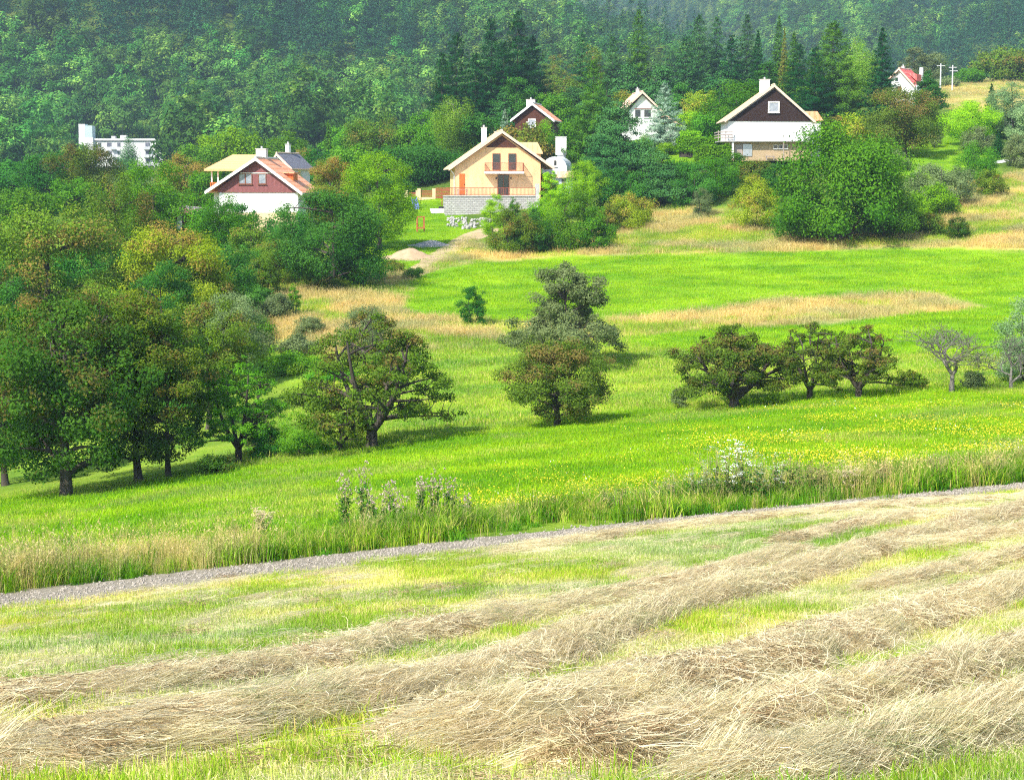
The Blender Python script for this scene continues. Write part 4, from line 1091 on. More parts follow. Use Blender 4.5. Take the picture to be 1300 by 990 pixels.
# cross wing to the left, with covered balcony
h.mb('wing_wall', ORANGE, lambda m: m.box(h.x(290), h.x(318), 2.0, 8, -3, h.z(216)))
h.mb('wing_lower_wall', W_WHITE, lambda m: m.box(h.x(266), h.x(289), 1.8, 7.8, -4, h.z(246)))
zr = h.z(196.5); ze = h.z(215.5)
def wing(m):
    V = [(h.x(258), .4, ze), (h.x(318), .4, ze), (h.x(322), 4.4, zr), (h.x(284), 4.4, zr), (h.x(258), 8.4, ze), (h.x(318), 8.4, ze)]
    V = V + [(a, b, c - .2) for a, b, c in V]
    m.add(V, [(0, 1, 2, 3), (3, 2, 5, 4), (0, 3, 4), (1, 5, 2), (6, 9, 8, 7), (9, 10, 11, 8), (6, 10, 9), (7, 8, 11), (0, 6, 7, 1), (4, 5, 11, 10), (0, 4, 10, 6), (1, 7, 11, 5)])
h.mb('wing_roof', striped('tan_tiles', (.70,.43,.20), (.56,.33,.14), .5, 1, noise=.25), wing)
h.mb('balcony', ORANGE, lambda m: (m.box(h.x(264), h.x(290), .9, 2.0, h.z(243.5), h.z(242)), [m.box(h.x(264) + k * .2, h.x(264) + k * .2 + .12, .9, .95, h.z(242) + .001, h.z(233)) for k in range(10)], m.box(h.x(264), h.x(289), .88, .99, h.z(233) + .002, h.z(232))))
for q in (266, 274): h.mb('post', FASCW, lambda m: m.box(h.x(q) - .07, h.x(q) + .07, 1.0, 1.14, h.z(232) + .01, ze - .2))
h.mb('foundation', W_CREAM, lambda m: m.box(h.x(279), h.x(378), -.12, -.004, -5, h.z(270)))
# grey roofed house behind it
h = House('house', 'small house with dark slate roof just behind the maroon gable', 'house', 362, 240, 232, -20)
h.walls((346, 213), (354, 198), (371, 214), 5, W_GREY); h.gable_roof((342, 214), (354, 195), (374, 214), 5, plain('slate', (.13,.13,.16), (.2,.2,.23), 4, .7))
h.window(352, 357, 214, 220)
h.chimney(352, 184, 196, .5, 3)

# --- dark gable house at the right
h = House('house', 'white house with dark boarded gable, small attic window and brick cellar', 'house', 980, 178, 232, -1)
h.walls((925, 153), (982, 113), (1032, 154), 10, W_WHITE, .1)
h.mb('gable_cladding', DARKW, lambda m: m.prism([(h.x(925.5), h.z(154.3)), (h.x(1032), h.z(155)), (h.x(982), h.z(114))], -.08, -.004))
h.gable_roof((920, 153), (981.5, 109), (1034, 155), 10, R_PALE, front=.45, th=.2)
h.window(976, 987, 131.5, 142.5, FASCW, GLASSL, 1, -.08, w=.16, proud=.12)
h.chimney(973, 102, 118, 1.15, 2.8)
h.mb('cellar_wall', W_BRICK, lambda m: m.box(h.x(927), h.x(1030), .35, 9.8, h.z(204), -.2))
h.mb('floor_slab', CONC, lambda m: m.box(h.x(914), h.x(1031), -.5, 9.5, -.2, -.102))
h.mb('cellar_door', GREYW, lambda m: (m.box(h.x(934), h.x(943), .28, .348, h.z(199), h.z(183.5)),))
h.mb('cellar_door', SHEETM, lambda m: (m.box(h.x(944), h.x(955.5), .26, .346, h.z(198), h.z(183)),))
h.mb('porch_post', FASCW, lambda m: m.box(h.x(929.5), h.x(932), -.3, -.05, h.z(201), -.202))
for a in (983, 989.5, 996): h.window(a, a + 4, 184.5, 188.5, FASCW, GLASS, 1, .35, w=.05)
h.mb('bench', GREYW, lambda m: (m.box(h.x(972), h.x(984), -.3, .1, h.z(199) , h.z(198)), m.box(h.x(973), h.x(974), -.25, .05, h.z(203), h.z(199) - .001), m.box(h.x(982), h.x(983), -.25, .05, h.z(203), h.z(199) - .001)))
h.mb('pole', GREYW, lambda m: m.bar((h.x(994), -.8, h.z(205)), (h.x(994), -.8, h.z(170)), .05))
def rail(m):
    X0, X1 = h.x(912), h.x(930)
    for k in range(3): m.box(X0, X1, -.55, -.5, .25 + k * .32, .37 + k * .32); m.box(X0 - .05, X0, -.5, 4.5, .25 + k * .32, .37 + k * .32)
    for q in (X0 - .02, (X0 + X1) / 2, X1 - .1): m.box(q, q + .08, -.499, -.42, -.1, 1.15)
h.mb('balcony_railing', GREYW, rail)
h.mb('annex_wall', W_WHITE, lambda m: m.box(h.x(1031), h.x(1046), 3.5, 8, -4, h.z(154)))
h.mb('annex_roof', R_ORANGE, lambda m: m.prism([(h.x(1022), h.z(153)), (h.x(1049), h.z(153)), (h.x(1041), h.z(141)), (h.x(1018), h.z(141))], 3.2, 8.3))

# --- small brown cabin behind the peach house
h = House('cabin', 'small brown timber cabin with white chimney partly hidden by a thuja', 'cabin', 677, 172, 268, -9)
h.walls((654, 152), (676.5, 135), (699, 152), 8, MIDW); h.gable_roof((649, 152.5), (676, 131.5), (704, 153), 8, R_ORANGE, front=.5, trim=FASCW)
h.window(671.5, 679, 152.5, 161.5, FASCW, GLASSL, 1, w=.12); h.chimney(672, 127.5, 140, 1.15, 1.6)
h.mb('shutter', FASCW, lambda m: m.box(h.x(668.3), h.x(670), -.05, -.004, h.z(157.5), h.z(155)))
# --- white house
h = House('house', 'white gabled house with twin attic windows beside a silvery spruce', 'house', 818, 186, 285, 5)
h.walls((799, 141), (815, 122), (838, 143), 9, W_WHITE); h.gable_roof((791, 139), (814.5, 117.5), (841, 143), 9, R_PINK, front=.6)
h.window(806, 813, 140.5, 149.5, FASCW, GLASS); h.window(817.5, 826, 140.5, 149.5, FASCW, GLASS)
h.mb('window_lintel', FASCB, lambda m: m.box(h.x(805), h.x(827), -.12, -.052, h.z(139.6), h.z(138.8)))
h.chimney(813, 114, 125, .45, 3.2)
h.mb('porch_wall', W_WHITE, lambda m: m.box(h.x(838.5), h.x(862), 1, 7, -2, h.z(160)))
h.mb('porch_roof', R_PINK, lambda m: m.prism([(h.x(846), h.z(147)), (h.x(867), h.z(161)), (h.x(867), h.z(163)), (h.x(845), h.z(150))], -.3, 7.2))
h.mb('porch_post', FASCW, lambda m: m.box(h.x(862.5), h.x(864), -.2, 0, -2, h.z(162)))
# --- white house with red roof top right
h = House('house', 'white gabled house with bright red roof and dormer at upper right', 'house', 1143, 120, 330, -32)
h.walls((1133, 98), (1142, 89.5), (1161, 111), 5, W_WHITE); h.gable_roof((1129, 101), (1142, 87.5), (1160, 110), 5, R_RED, front=.5)
h.mb('dormer', R_RED, lambda m: m.prism([(h.x(1146), h.z(92.5)), (h.x(1157), h.z(103)), (h.x(1157), h.z(95))], 1.6, 4.0))
h.mb('shutter', FASCB, lambda m: m.box(h.x(1139.5), h.x(1144), -.06, -.004, h.z(119), h.z(110)))
h.chimney(1141, 85, 92, .5, 2); h.window(1137, 1140.5, 99, 104)

# --- dome roofed outbuilding and white tower by the peach house
h = House('outbuilding', 'white round roofed outbuilding with one narrow window beside the peach house', 'outbuilding', 704, 236, 243, -8)
arc = [(h.x(688), -3)] + [(h.x(704) + 15.5 * h.s * math.cos(a), h.z(214) + 14.5 * h.s * math.sin(a)) for a in np.linspace(math.pi, 0, 15)] + [(h.x(720), -3)]
h.mb('shell', plain('white_shell', (.80,.82,.84), (.7,.73,.76), .5, .5), lambda m: m.prism(arc[::-1], 0, 7)); h.window(703.5, 706.5, 204.5, 211)
h = House('shed', 'orange boarded shed squeezed between peach house and round roofed outbuilding', 'shed', 697, 243, 238, 0)
h.mb('wall', ORANGE, lambda m: m.box(h.x(687), h.x(701), 0, 2.5, -1.5, h.z(222))); h.mb('roof', R_PALE, lambda m: m.box(h.x(686), h.x(702), -.3, 2.8, h.z(222) + .002, h.z(221)))
h.mb('door', FASCB, lambda m: m.box(h.x(691), h.x(695), -.06, -.004, h.z(243), h.z(226)))
h = House('chimney_stack', 'tall white masonry stack rising behind the round roofed outbuilding', 'chimney', 712, 205, 252, 0)
h.mb('shaft', W_WHITE, lambda m: (m.box(h.x(705.5), h.x(719), 0, 1.3, h.z(197), h.z(175)),)); h.mb('base', W_GREY, lambda m: m.box(h.x(707.5), h.x(718), .1, 1.2, -4, h.z(197) - .002))
h.mb('cap', CONC, lambda m: m.box(h.x(705), h.x(719.5), -.05, 1.35, h.z(175) + .001, h.z(174)))
h = House('garden_hut', 'small hut with pale blue door and flat tan roof among lime bushes', 'hut', 718, 236, 226, 0)
h.mb('wall', wallmat('bluish_wall', (.55,.60,.72)), lambda m: m.box(h.x(710), h.x(727), 0, 2.4, -1.5, h.z(224.5)))
h.mb('roof', R_PINK, lambda m: m.prism([(h.x(706), h.z(226)), (h.x(730), h.z(226)), (h.x(728), h.z(217.5)), (h.x(708), h.z(217.5))], -.4, 2.8))
h.mb('door', plain('dark_door', (.13,.10,.10)), lambda m: m.box(h.x(713), h.x(718), -.05, -.004, h.z(236), h.z(227.5)))
h = House('shed', 'low rusty roofed shed half buried in the left trees', 'shed', 228, 272, 185, -15)
h.mb('wall', MIDW, lambda m: m.box(h.x(214), h.x(250), 0, 3, -2, h.z(271))); h.mb('roof', plain('rusty_roof', (.62,.55,.52), (.36,.14,.12), 1.2, .6), lambda m: m.prism([(h.x(211), h.z(271)), (h.x(254), h.z(272)), (h.x(253), h.z(265)), (h.x(216), h.z(262))], -.3, 3.4))
h.mb('door', FASCW, lambda m: m.box(h.x(225), h.x(231), -.05, -.004, -1.6, h.z(273)))

# --- apartment block in the valley on the left
h = House('apartment_block', 'long white apartment block with taller stair tower in the valley', 'building', 156, 232, 618, 3)
h.mb('wall', W_WHITE, lambda m: m.box(h.x(121), h.x(207), 0, 11, -8, h.z(179.5)))
h.mb('roof', FASCW, lambda m: m.box(h.x(120), h.x(208), -.5, 11.5, h.z(179.5) + .01, h.z(177)))
h.mb('cornice', plain('grey_cornice', (.35,.36,.4)), lambda m: m.box(h.x(120.6), h.x(207.4), -.15, -.01, h.z(180.6), h.z(179.7)))
h.mb('stair_tower', W_WHITE, lambda m: m.box(h.x(103), h.x(120.8), -1.2, 9, -8, h.z(176)))
h.mb('tower_top', W_WHITE, lambda m: m.box(h.x(103.2), h.x(111), -1.1, 5, h.z(176) + .01, h.z(159)))
h.mb('tower_annex', plain('pale_green_render', (.55,.68,.66)), lambda m: m.box(h.x(111.1), h.x(120), -1.1, 5, h.z(176) + .01, h.z(161)))
h.mb('roof_vent', CONC, lambda m: (m.box(h.x(141), h.x(146), 3, 6, h.z(177) + .01, h.z(173.5)), m.box(h.x(152), h.x(160), 3, 6, h.z(177) + .01, h.z(172.5))))
h.mb('antenna', DARKM, lambda m: m.bar((h.x(154.5), 4, h.z(172)), (h.x(154.5), 4, h.z(162)), .07))
DW = plain('window_dark', (.10,.11,.14), (.2,.2,.24), 1, .3)
for ry in (182, 192, 202, 212, 222):
    for (a, b) in ((137, 143), (150, 154), (126, 130), (185, 191), (198, 201.5)):
        w_ = h.mb('window', FASCW, lambda m: m.box(h.x(a) - .08, h.x(b) + .08, -.08, -.004, h.z(ry + 5) - .08, h.z(ry) + .08))
        h.mb('pane', DW, lambda m: m.box(h.x(a), h.x(b), -.1, -.083, h.z(ry + 5), h.z(ry)), w_)
for ry in (187.5, 197.5, 207.5, 217.5):
    for (a, b) in ((183, 194), (142, 149)):
        h.mb('balcony', W_GREY, lambda m: (m.box(h.x(a), h.x(b), -1.2, -.11, h.z(ry + 3), h.z(ry + 2.6)), m.box(h.x(a), h.x(b), -1.2, -1.1, h.z(ry + 2.6) + .001, h.z(ry - .5))))

# --- garden things
def fence_panel(px0, px1, ybase, D, label):
    h = House('fence', label, 'fence', (px0 + px1) / 2, ybase, D, 0)
    X0, X1 = h.x(px0), h.x(px1)
    h.mb('plinth', W_CREAM, lambda m: m.box(X0, X1, -.1, .1, -1.2, .55))
    h.mb('boards', RAIL, lambda m: ([m.box(X0 + .05, X1 - .05, -.04, 0, .6 + k * .17, .72 + k * .17) for k in range(5)]))
    for q in (X0, X1): h.mb('post', W_CREAM, lambda m: m.box(q - .22, q + .22, -.22, .22, -1.2, 1.65))
fence_panel(532, 551, 256, 243, 'brown board garden fence bay nearest the peach house')
fence_panel(516, 530, 258, 247, 'brown board garden fence bay beside the blue slide')
h = House('fence', 'low brown board fence joining the terrace corner', 'fence', 561, 250, 236, 0)
h.mb('boards', RAIL, lambda m: [m.box(h.x(553), h.x(571), -.04, 0, -.2 + k * .17, -.08 + k * .17) for k in range(8)]); h.mb('post', RAIL, lambda m: (m.box(h.x(560.5), h.x(561.5), .001, .1, -1.2, 1.1)))
p = ground_at(526, 232); BL = plain('blue_plastic', (.16,.2,.62), rough=.35)
sl = empty('slide', p, R(15), label='blue plastic garden slide standing on the lawn by the fence', cat='slide')
MB().add([(-.3,-1,.05),(.3,-1,.05),(.3,.5,1.25),(-.3,.5,1.25),(-.3,-1,.0),(.3,-1,0),(.3,.5,1.2),(-.3,.5,1.2)], [(0,1,2,3),(4,7,6,5),(0,4,5,1),(3,2,6,7),(0,3,7,4),(1,5,6,2)]).build('chute', BL, sl)
for a in (-.34, .34): MB().bar((a, -1, .18), (a, .5, 1.4), .05).build('side_rail', BL, sl)
for a in (-.32, .32): MB().bar((a, .9, 0), (a, .52, 1.3), .035).build('leg', DARKM, sl)
lo = sl.location.copy(); sl.location = P(527 - 1, 264) if False else P(526.5, 266)
sw = empty('swing_frame', P(534, 295), R(20), label='small reddish wooden garden swing frame on the lawn', cat='swing')
SWM = plain('red_wood', (.55,.17,.07), (.4,.12,.05), 5)
for a in (-.4, .4): MB().box(a - .06, a + .06, -.06, .06, 0, 1.6).build('post', SWM, sw)
MB().box(-.5, .5, -.07, .07, 1.6, 1.72).build('beam', SWM, sw); MB().box(-.42, .42, -.25, .25, .38, .55).build('seat', SWM, sw)
for a in (-.3, .3): MB().bar((a, 0, .55), (a, 0, 1.6), .015).build('rope', SWM, sw)
wt = empty('white_tub', P(556, 271), 0, label='white plastic garden tub beside the terrace corner', cat='tub')
MB().prism([(-.8,0),(.8,0),(.95,.55),(-.95,.55)], -.5, .5).build('shell', FASCW, wt); MB().box(.1, .7, -.3, .3, .552, .8).build('lid', DARKM, wt)
br = empty('barrel', P(483, 290), 0, label='dark rain barrel half hidden under the walnut tree', cat='barrel')
V_, F_ = tube([(0,0,0),(0,0,.3),(0,0,.6),(0,0,1.0)], [.3,.36,.36,.3], 14, cap=True); MB().add(V_, [tuple(f) for f in F_]).build('drum', plain('dark_barrel', (.03,.03,.06), rough=.4), br)
# sand heap
def heap(name, px, py, w, hgt, mat, label, cat):
    p = P(px, py); r = np.random.default_rng(int(px)); k = 22; rr = np.linspace(0, 1, 9); a = np.linspace(0, 2 * np.pi, k, endpoint=False)
    V = []; 
    for q in rr:
        for b in a:
            x = math.cos(b) * q * w * (1 + .25 * math.sin(2 * b + 1)); y = math.sin(b) * q * w * .8
            z = hgt * (math.exp(-q * q * 3.2) - .05) + r.normal() * hgt * .04
            V.append((x, y, z + float(terrain(p[0] + x, p[1] + y)) - p[2] - .02))
    Fs = [(i * k + j, i * k + (j + 1) % k, (i + 1) * k + (j + 1) % k, (i + 1) * k + j) for i in range(8) for j in range(k)]
    o = MB().add(V, Fs).build(name, mat, smooth=True); o.location = p; return prop(o, label, cat)
heap('sand_heap', 520, 328, 2.6, 1.0, plain('sand', (.48,.34,.21), (.38,.27,.16), 2, .95, None, .3), 'pinkish tan sand heap beside the dirt road', 'sand heap')
heap('gravel_heap', 548, 312, 2.2, .6, plain('grey_gravel', (.5,.47,.44), (.3,.28,.26), 6, .95, None, 1), 'grey gravel heap at the lawn edge above the sand', 'gravel heap')

# poles top right
POLE = plain('pole_concrete', (.62,.62,.64), (.5,.5,.52), 2, .8)
def pole(px, yt, yb, D, label, arms=0, wdt=.16, cat='utility pole'):
    p = at(px, yb, D); t = at(px, yt, D); hh = t[2] - p[2]; p[2] -= 1.5; hh += 1.5
    o = empty('utility_pole', p, 0, label=label, cat=cat)
    MB().bar((0, 0, 0), (0, 0, hh), wdt, 8, wdt * .7).build('shaft', POLE, o)
    for k in range(arms): MB().box(-.8 + k * .2, .8 + k * .2, -.05, .05, hh - .5 - k * .7, hh - .38 - k * .7).build('cross_arm', POLE, o)
    if arms: [MB().bar((q, 0, hh - .379), (q, 0, hh - .2), .06, 6).build('insulator', DARKM, o) for q in (-.7, .7)]
    return o
pole(1194, 81, 103, 380, 'thin pale pole, taller of the pair above the dry slope', 1)
pole(1209, 83, 109, 380, 'pale pole with lamp arm right of the thin pole', 2)
pole(1169.5, 86, 101, 350, 'short thick pale post behind the red roofed house', 0, .5, 'post')

# hedges
def hedge(px0, px1, ytop, ybot, D, depth, label, pal='hedge', rz=0, n=5000):
    h = House('hedge', label, 'hedge', (px0 + px1) / 2, ybot, D, rz)
    X0, X1, Z1 = h.x(px0), h.x(px1), h.z(ytop); r = np.random.default_rng(int(px0))
    f = r.integers(0, 3, n); u = r.uniform(X0, X1, n); v = r.uniform(-.8, Z1, n); w = r.uniform(0, depth, n)
    wob = (fbm(u, v * 1.3, 5) - .5) * .5
    Pn = np.where((f == 0)[:, None], np.stack([u, wob, v], 1), np.where((f == 1)[:, None], np.stack([u, w, Z1 + (fbm(u, w, 8) - .5) * .5], 1), np.stack([np.where(r.random(n) < .5, X0, X1) + wob, w, v], 1)))
    Pn += r.normal(size=(n, 3)) * .09
    nn = np.where((f == 0)[:, None], [0, -1, .3], np.where((f == 1)[:, None], [0, 0, 1], [0, 0, .5])) + r.normal(size=(n, 3)) * .55
    V, Q = leaves(Pn, nn, .13, r)
    me = np_mesh('foliage', V, Q, [LM[pal]], attrs={'tint': ('FACE', 'FLOAT', r.random(n)), 'dry': ('FACE', 'FLOAT', r.random(n))})
    link(bpy.data.objects.new('foliage', me), h.root)
    MB().box(X0 + .25, X1 - .25, .25, depth - .2, -1.5, Z1 - .35).build('stems', BARK, h.root)
hedge(884, 926, 186, 202, 226, 2, 'clipped hedge with brown patches left of the dark gabled house')
hedge(862, 912, 176, 184, 238, 2.5, 'upper clipped hedge step behind the brown patched hedge')
hedge(866, 888, 168, 175, 252, 2, 'small rounded hedge highest on the garden slope', 'fresh', 0, 2500)
hedge(1085, 1125, 196, 206, 226, 1.5, 'low hedge under the brown topped garden tree', 'hedge', 0, 3000)
h = House('greenhouse', 'low white garden cover glimpsed behind the silver willows', 'garden cover', 1272, 152, 262, 0)
h.mb('sheet', FASCW, lambda m: m.prism([(h.x(1257), -.4), (h.x(1289), -.4), (h.x(1287), h.z(148)), (h.x(1258), h.z(144))], 0, 2)); h.mb('base', CONC, lambda m: m.box(h.x(1258), h.x(1288), .1, 1.9, -1.5, -.402))
# ------------------------------------------------------------------ trees, one by one
OR = 'old fruit trees on the meadow'
# orchard row
tree('fruit_tree','orch','darkbr', 84,372,250, 632,'large dark cherry tree with reddish top at the left meadow edge',lod=4)
tree('fruit_tree','orch','olive', 178,372,170, 612,'tall olive leaved tree with dark double trunk right of the large cherry',lod=4)
tree('fruit_tree','orch','darkbr', 214,400,120, 606,'dark tree with short stout trunk behind the olive leaved tree',lod=3)
tree('fruit_tree','orch','darkbr', 8,398,130, 616,'dark tree cut by the left picture edge at the meadow',lod=3)
tree('fruit_tree','apple','green', 303,452,112, 587,'small rounded tree with forked trunk at the end of the dark row',lod=3)
tree('fruit_tree','orch','olive', 262,372,120, None,'yellowish tree with visible grey limbs behind the dark row',lod=3,D=112)
tree('pear_tree','oval','sage', 296,368,80, None,'greyish green pear tree above the small forked tree',lod=3,D=122)
tree('fruit_tree','apple','brown', 472,398,182, 569,'spreading brownish apple tree with forked trunk in mid meadow',lod=4)
tree('pear_tree','oval','sage', 462,384,74, None,'grey topped pear tree rising behind the spreading apple tree',lod=3,D=124)
tree('fruit_tree','apple','olive', 432,508,78, 573,'small twiggy fruit tree under the spreading apple tree',lod=3)
tree('shrub','bush','green', 385,520,70, 578,'dark green bush left of the spreading apple tree',lod=3,cat='shrub')
tree('shrub','bush','deep', 340,535,60, 582,'low green bush beside the small forked tree',lod=3,cat='shrub')
tree('shrub','bush','darkbr', 274,578,60, 602,'low dark bramble mound at the meadow edge under trees',lod=2,cat='shrub')
tree('pear_tree','pear','sage', 722,332,150, 468,'tall waisted grey green pear tree in mid meadow',lod=4)
tree('fruit_tree','orch','rust', 708,430,142, 541,'round reddish brown apple tree in front of the waisted pear',lod=4)
tree('sapling','bush','deep', 600,357,38, 414,'small pointed sapling alone on the upper meadow',lod=2)
tree('fruit_tree','apple','rust', 932,414,158, 518,'low spreading apple tree, leftmost of the right hand trio',lod=4)
tree('fruit_tree','apple','rust', 1028,408,92, 508,'narrow apple tree with orange tinted crown amid the right trio',lod=3)
tree('fruit_tree','apple','rust', 1090,412,112, 505,'leaning apple tree with forked trunk, rightmost of the trio',lod=3)
tree('bare_tree','bare','olive', 1208,412,84, 498,'nearly leafless grey tree on the right meadow',lod=3,bark=BARKG,rz=0)
tree('bare_tree','bare','silver', 1284,420,80, 494,'thin leafless tree against the pale willow at the right edge',lod=3,bark=BARKG,rz=1.2)
tree('willow_tree','bush','silver', 1302,372,90, 486,'pale green willow cut by the right picture edge',lod=3)
tree('shrub','bush','olive', 1158,466,40, 496,'thin scrubby bush left of the leafless tree',lod=1,cat='shrub')
tree('shrub','bush','sage', 862,492,26, 518,'tiny grey bush at the foot of the low spreading apple tree',lod=1,cat='shrub')
tree('shrub','bush','sage', 1236,470,34, 493,'wispy bush spreading behind the leafless tree',lod=1,cat='shrub')
# left wooded belt, near to far
tree('walnut_tree','round','olive', 62,246,190, None,'broad yellow olive walnut tree with dry flower tufts at far left',lod=4,D=146)
tree('walnut_tree','round','yellow', 222,278,150, None,'yellow green walnut tree below the rusty shed',lod=4,D=140)
tree('broadleaf_tree','birch','olive', 148,208,96, None,'slim olive birch left of the round tree under the apartment block',lod=3,D=168)
tree('broadleaf_tree','round','green', 196,198,100, None,'round mid green tree just below the apartment block',lod=3,D=182)
tree('broadleaf_tree','round','green', 286,244,76, None,'soft green willow like tree under the maroon house wall',lod=3,D=176)
tree('broadleaf_tree','round','deep', 420,243,140, None,'large round dark green tree right of the maroon house',lod=4,D=160)
tree('broadleaf_tree','bush','deep', 372,262,80, None,'dark green bushy tree below the right end of the striped roof',lod=3,D=168)
tree('broadleaf_tree','round','red', 420,196,66, None,'orange tinted maple behind the large round dark tree',lod=3,D=196)
tree('walnut_tree','round','fresh', 482,193,104, None,'bright yellow green walnut tree shading the garden lawn',lod=4,D=190)
tree('shrub','bush','olive', 346,298,70, 362,'grey olive bush at the foot of the belt below the maroon house',lod=3,cat='shrub')
tree('shrub','bush','deep', 300,330,60, 372,'dark bush between walnut tree and dry bank',lod=2,cat='shrub')
tree('shrub','bush','deep', 455,300,80, 362,'dark spreading bush left of the sand heap',lod=3,cat='shrub')
tree('sapling','bush','lime', 399,322,28, 366,'bright lime sapling on the dry bank edge',lod=2)
tree('sapling','bush','green', 373,358,20, 402,'thin green sapling on the dry bank',lod=1)
tree('sapling','bush','fresh', 447,326,26, 364,'small fresh green sapling beside the dark spreading bush',lod=1)
tree('shrub','bush','deep', 330,455,70, None,'dark thicket behind the small forked tree',lod=2,D=128,cat='shrub')
tree('shrub','bush','fresh', 322,448,60, None,'light green thicket glowing behind the dark row',lod=2,D=134,cat='shrub')
tree('shrub','bush','green', 372,452,80, None,'green thicket between dark row and spreading apple tree',lod=2,D=126,cat='shrub')
tree('shrub','bush','sage', 380,425,60, None,'sage green scrub on the slope behind the spreading apple tree',lod=2,D=132,cat='shrub')
tree('broadleaf_tree','round','green', 8,300,110, None,'mid green tree behind the walnut at the left picture edge',lod=2,D=160)
tree('broadleaf_tree','round','deep', 120,300,120, None,'dark green tree filling the gap right of the left walnut',lod=3,D=156)
tree('broadleaf_tree','round','olive', 170,330,100, None,'olive tree below the slim birch',lod=3,D=150)
tree('broadleaf_tree','round','deep', 290,300,90, None,'dark green tree behind the yellow green walnut',lod=3,D=152)
tree('broadleaf_tree','round','olive', 30,372,120, None,'olive crown rising above the dark tree at left edge',lod=3,D=118)
tree('broadleaf_tree','round','deep', 18,205,110, None,'dark green tree at left picture edge below the forest',lod=2,D=262)
tree('broadleaf_tree','round','deep', 70,192,100, None,'dark green tree left of the apartment stair tower',lod=3,D=250)
tree('broadleaf_tree','round','brown', 112,180,86, None,'brown tipped tree in front of the apartment stair tower',lod=3,D=244)
tree('broadleaf_tree','round','green', 98,225,70, None,'green tree under the brown tipped one',lod=2,D=226)
tree('broadleaf_tree','round','green', 30,240,90, None,'green tree above the far left walnut',lod=2,D=214)
tree('conifer_tree','column','blue', 167,169,32, None,'dark pointed conifer standing before the apartment block',lod=2,D=420)
tree('broadleaf_tree','round','red', 238,196,80, None,'rusty tinged tree right of the apartment block',lod=3,D=232)
tree('broadleaf_tree','round','green', 270,216,66, None,'green tree left of the balcony wing of the maroon house',lod=2,D=226)
tree('broadleaf_tree','round','fresh', 292,160,90, None,'light green round tree above the pale wing roof',lod=2,D=330)
tree('broadleaf_tree','round','green', 250,182,70, None,'green tree between apartment block and light round tree',lod=2,D=320)
tree('broadleaf_tree','round','green', 370,165,54, None,'round green tree behind the chimney of the maroon house',lod=2,D=300)
tree('broadleaf_tree','round','red', 386,188,44, None,'reddish bushy tree behind the slate roof',lod=2,D=280)
tree('thuja_tree','column','yellow', 381,206,13, None,'small golden thuja beside the striped roof',lod=1,D=226)
tree('spruce_tree','spruce','sprucel', 419,156,26, None,'slim green spruce left of the light green pair',lod=1,D=300)
tree('broadleaf_tree','round','deep', 404,188,60, None,'dark green tree behind the orange tinted maple',lod=2,D=262)
tree('broadleaf_tree','round','green', 440,160,70, None,'green tree under the forest edge left of centre',lod=2,D=310)
tree('broadleaf_tree','round','olive', 482,146,84, None,'tall yellowish tree above the bright walnut',lod=3,D=292)
tree('broadleaf_tree','round','green', 452,182,80, None,'green tree between maple and tall yellowish tree',lod=2,D=256)
tree('broadleaf_tree','round','green', 530,158,70, None,'green tree left of the hanging birch',lod=2,D=290)
tree('broadleaf_tree','oval','deep', 524,186,110, None,'large dark green tree behind the garden fence',lod=3,D=258)
tree('broadleaf_tree','oval','deep', 560,192,80, None,'dark green tree touching the peach house roof',lod=3,D=262)
tree('birch_tree','birch','birch', 577,114,62, None,'pale hanging birch left of the dark spruces',lod=3,D=276,bark=BARKL)
tree('shrub','bush','deep', 500,222,60, None,'dark shrub behind the garden lawn fence',lod=2,D=251,cat='shrub')
# the dark spruces
SG = 'tall dark spruces behind the cabin'
tree('spruce_tree','wspruce','spruce', 580,50,72, None,'dark spruce left of the tallest pair',lod=3,D=318)
tree('spruce_tree','wspruce','spruce', 624,33,70, None,'dark spruce with bare lower trunk in the tall group',lod=3,D=312)
tree('spruce_tree','wspruce','spruce', 657,22,74, None,'tallest dark spruce in the centre',lod=3,D=318)
tree('spruce_tree','wspruce','spruce', 676,52,66, None,'dark spruce at the right flank of the tall group',lod=3,D=322)
tree('spruce_tree','wspruce','spruce', 604,75,60, None,'shorter dark spruce filling the tall group',lod=2,D=306)
tree('spruce_tree','wspruce','blue', 640,118,60, None,'blue tinged spruce bough behind the cabin',lod=2,D=290)
tree('spruce_tree','wspruce','silversp', 641,142,20, None,'small silver spruce left of the cabin roof',lod=1,D=272)
tree('broadleaf_tree','bush','red', 664,157,92, None,'pinkish bushy tree between cabin and peach roof',lod=2,D=262)
tree('thuja_tree','column','fresh', 691,146,30, None,'bright green thuja covering the right of the cabin',lod=2,D=264)
tree('thuja_tree','column','deep', 703,170,26, None,'dark thuja against the white stack',lod=2,D=262)
# centre right belt
tree('broadleaf_tree','round','brown', 716,96,56, None,'brown tinged tree right of the tall spruces',lod=2,D=350)
tree('broadleaf_tree','round','olive', 706,66,40, None,'pale far tree in the gap right of the spruces',lod=2,D=500)
tree('spruce_tree','wspruce','blue', 738,47,42, None,'blue green spruce in the saddle right of the tall group',lod=2,D=370)
tree('pine_tree','pine','blue', 730,104,72, None,'blue green pine behind the olive spruce',lod=3,D=300)
tree('spruce_tree','wspruce','sprucel', 752,84,70, None,'tall olive green spruce in front of the pines',lod=3,D=252)
tree('pine_tree','pine','blue', 784,124,108, None,'broad blue green pine beside the white house',lod=4,D=236)
tree('pine_tree','pine','blue', 764,170,80, None,'lower blue green pine above the lime shrubs',lod=3,D=232)
tree('spruce_tree','wspruce','sprucel', 808,20,44, None,'pointed light green spruce high above the white house',lod=2,D=365)
tree('spruce_tree','wspruce','blue', 776,52,44, None,'blue green spruce left of the pointed light spruce',lod=2,D=360)
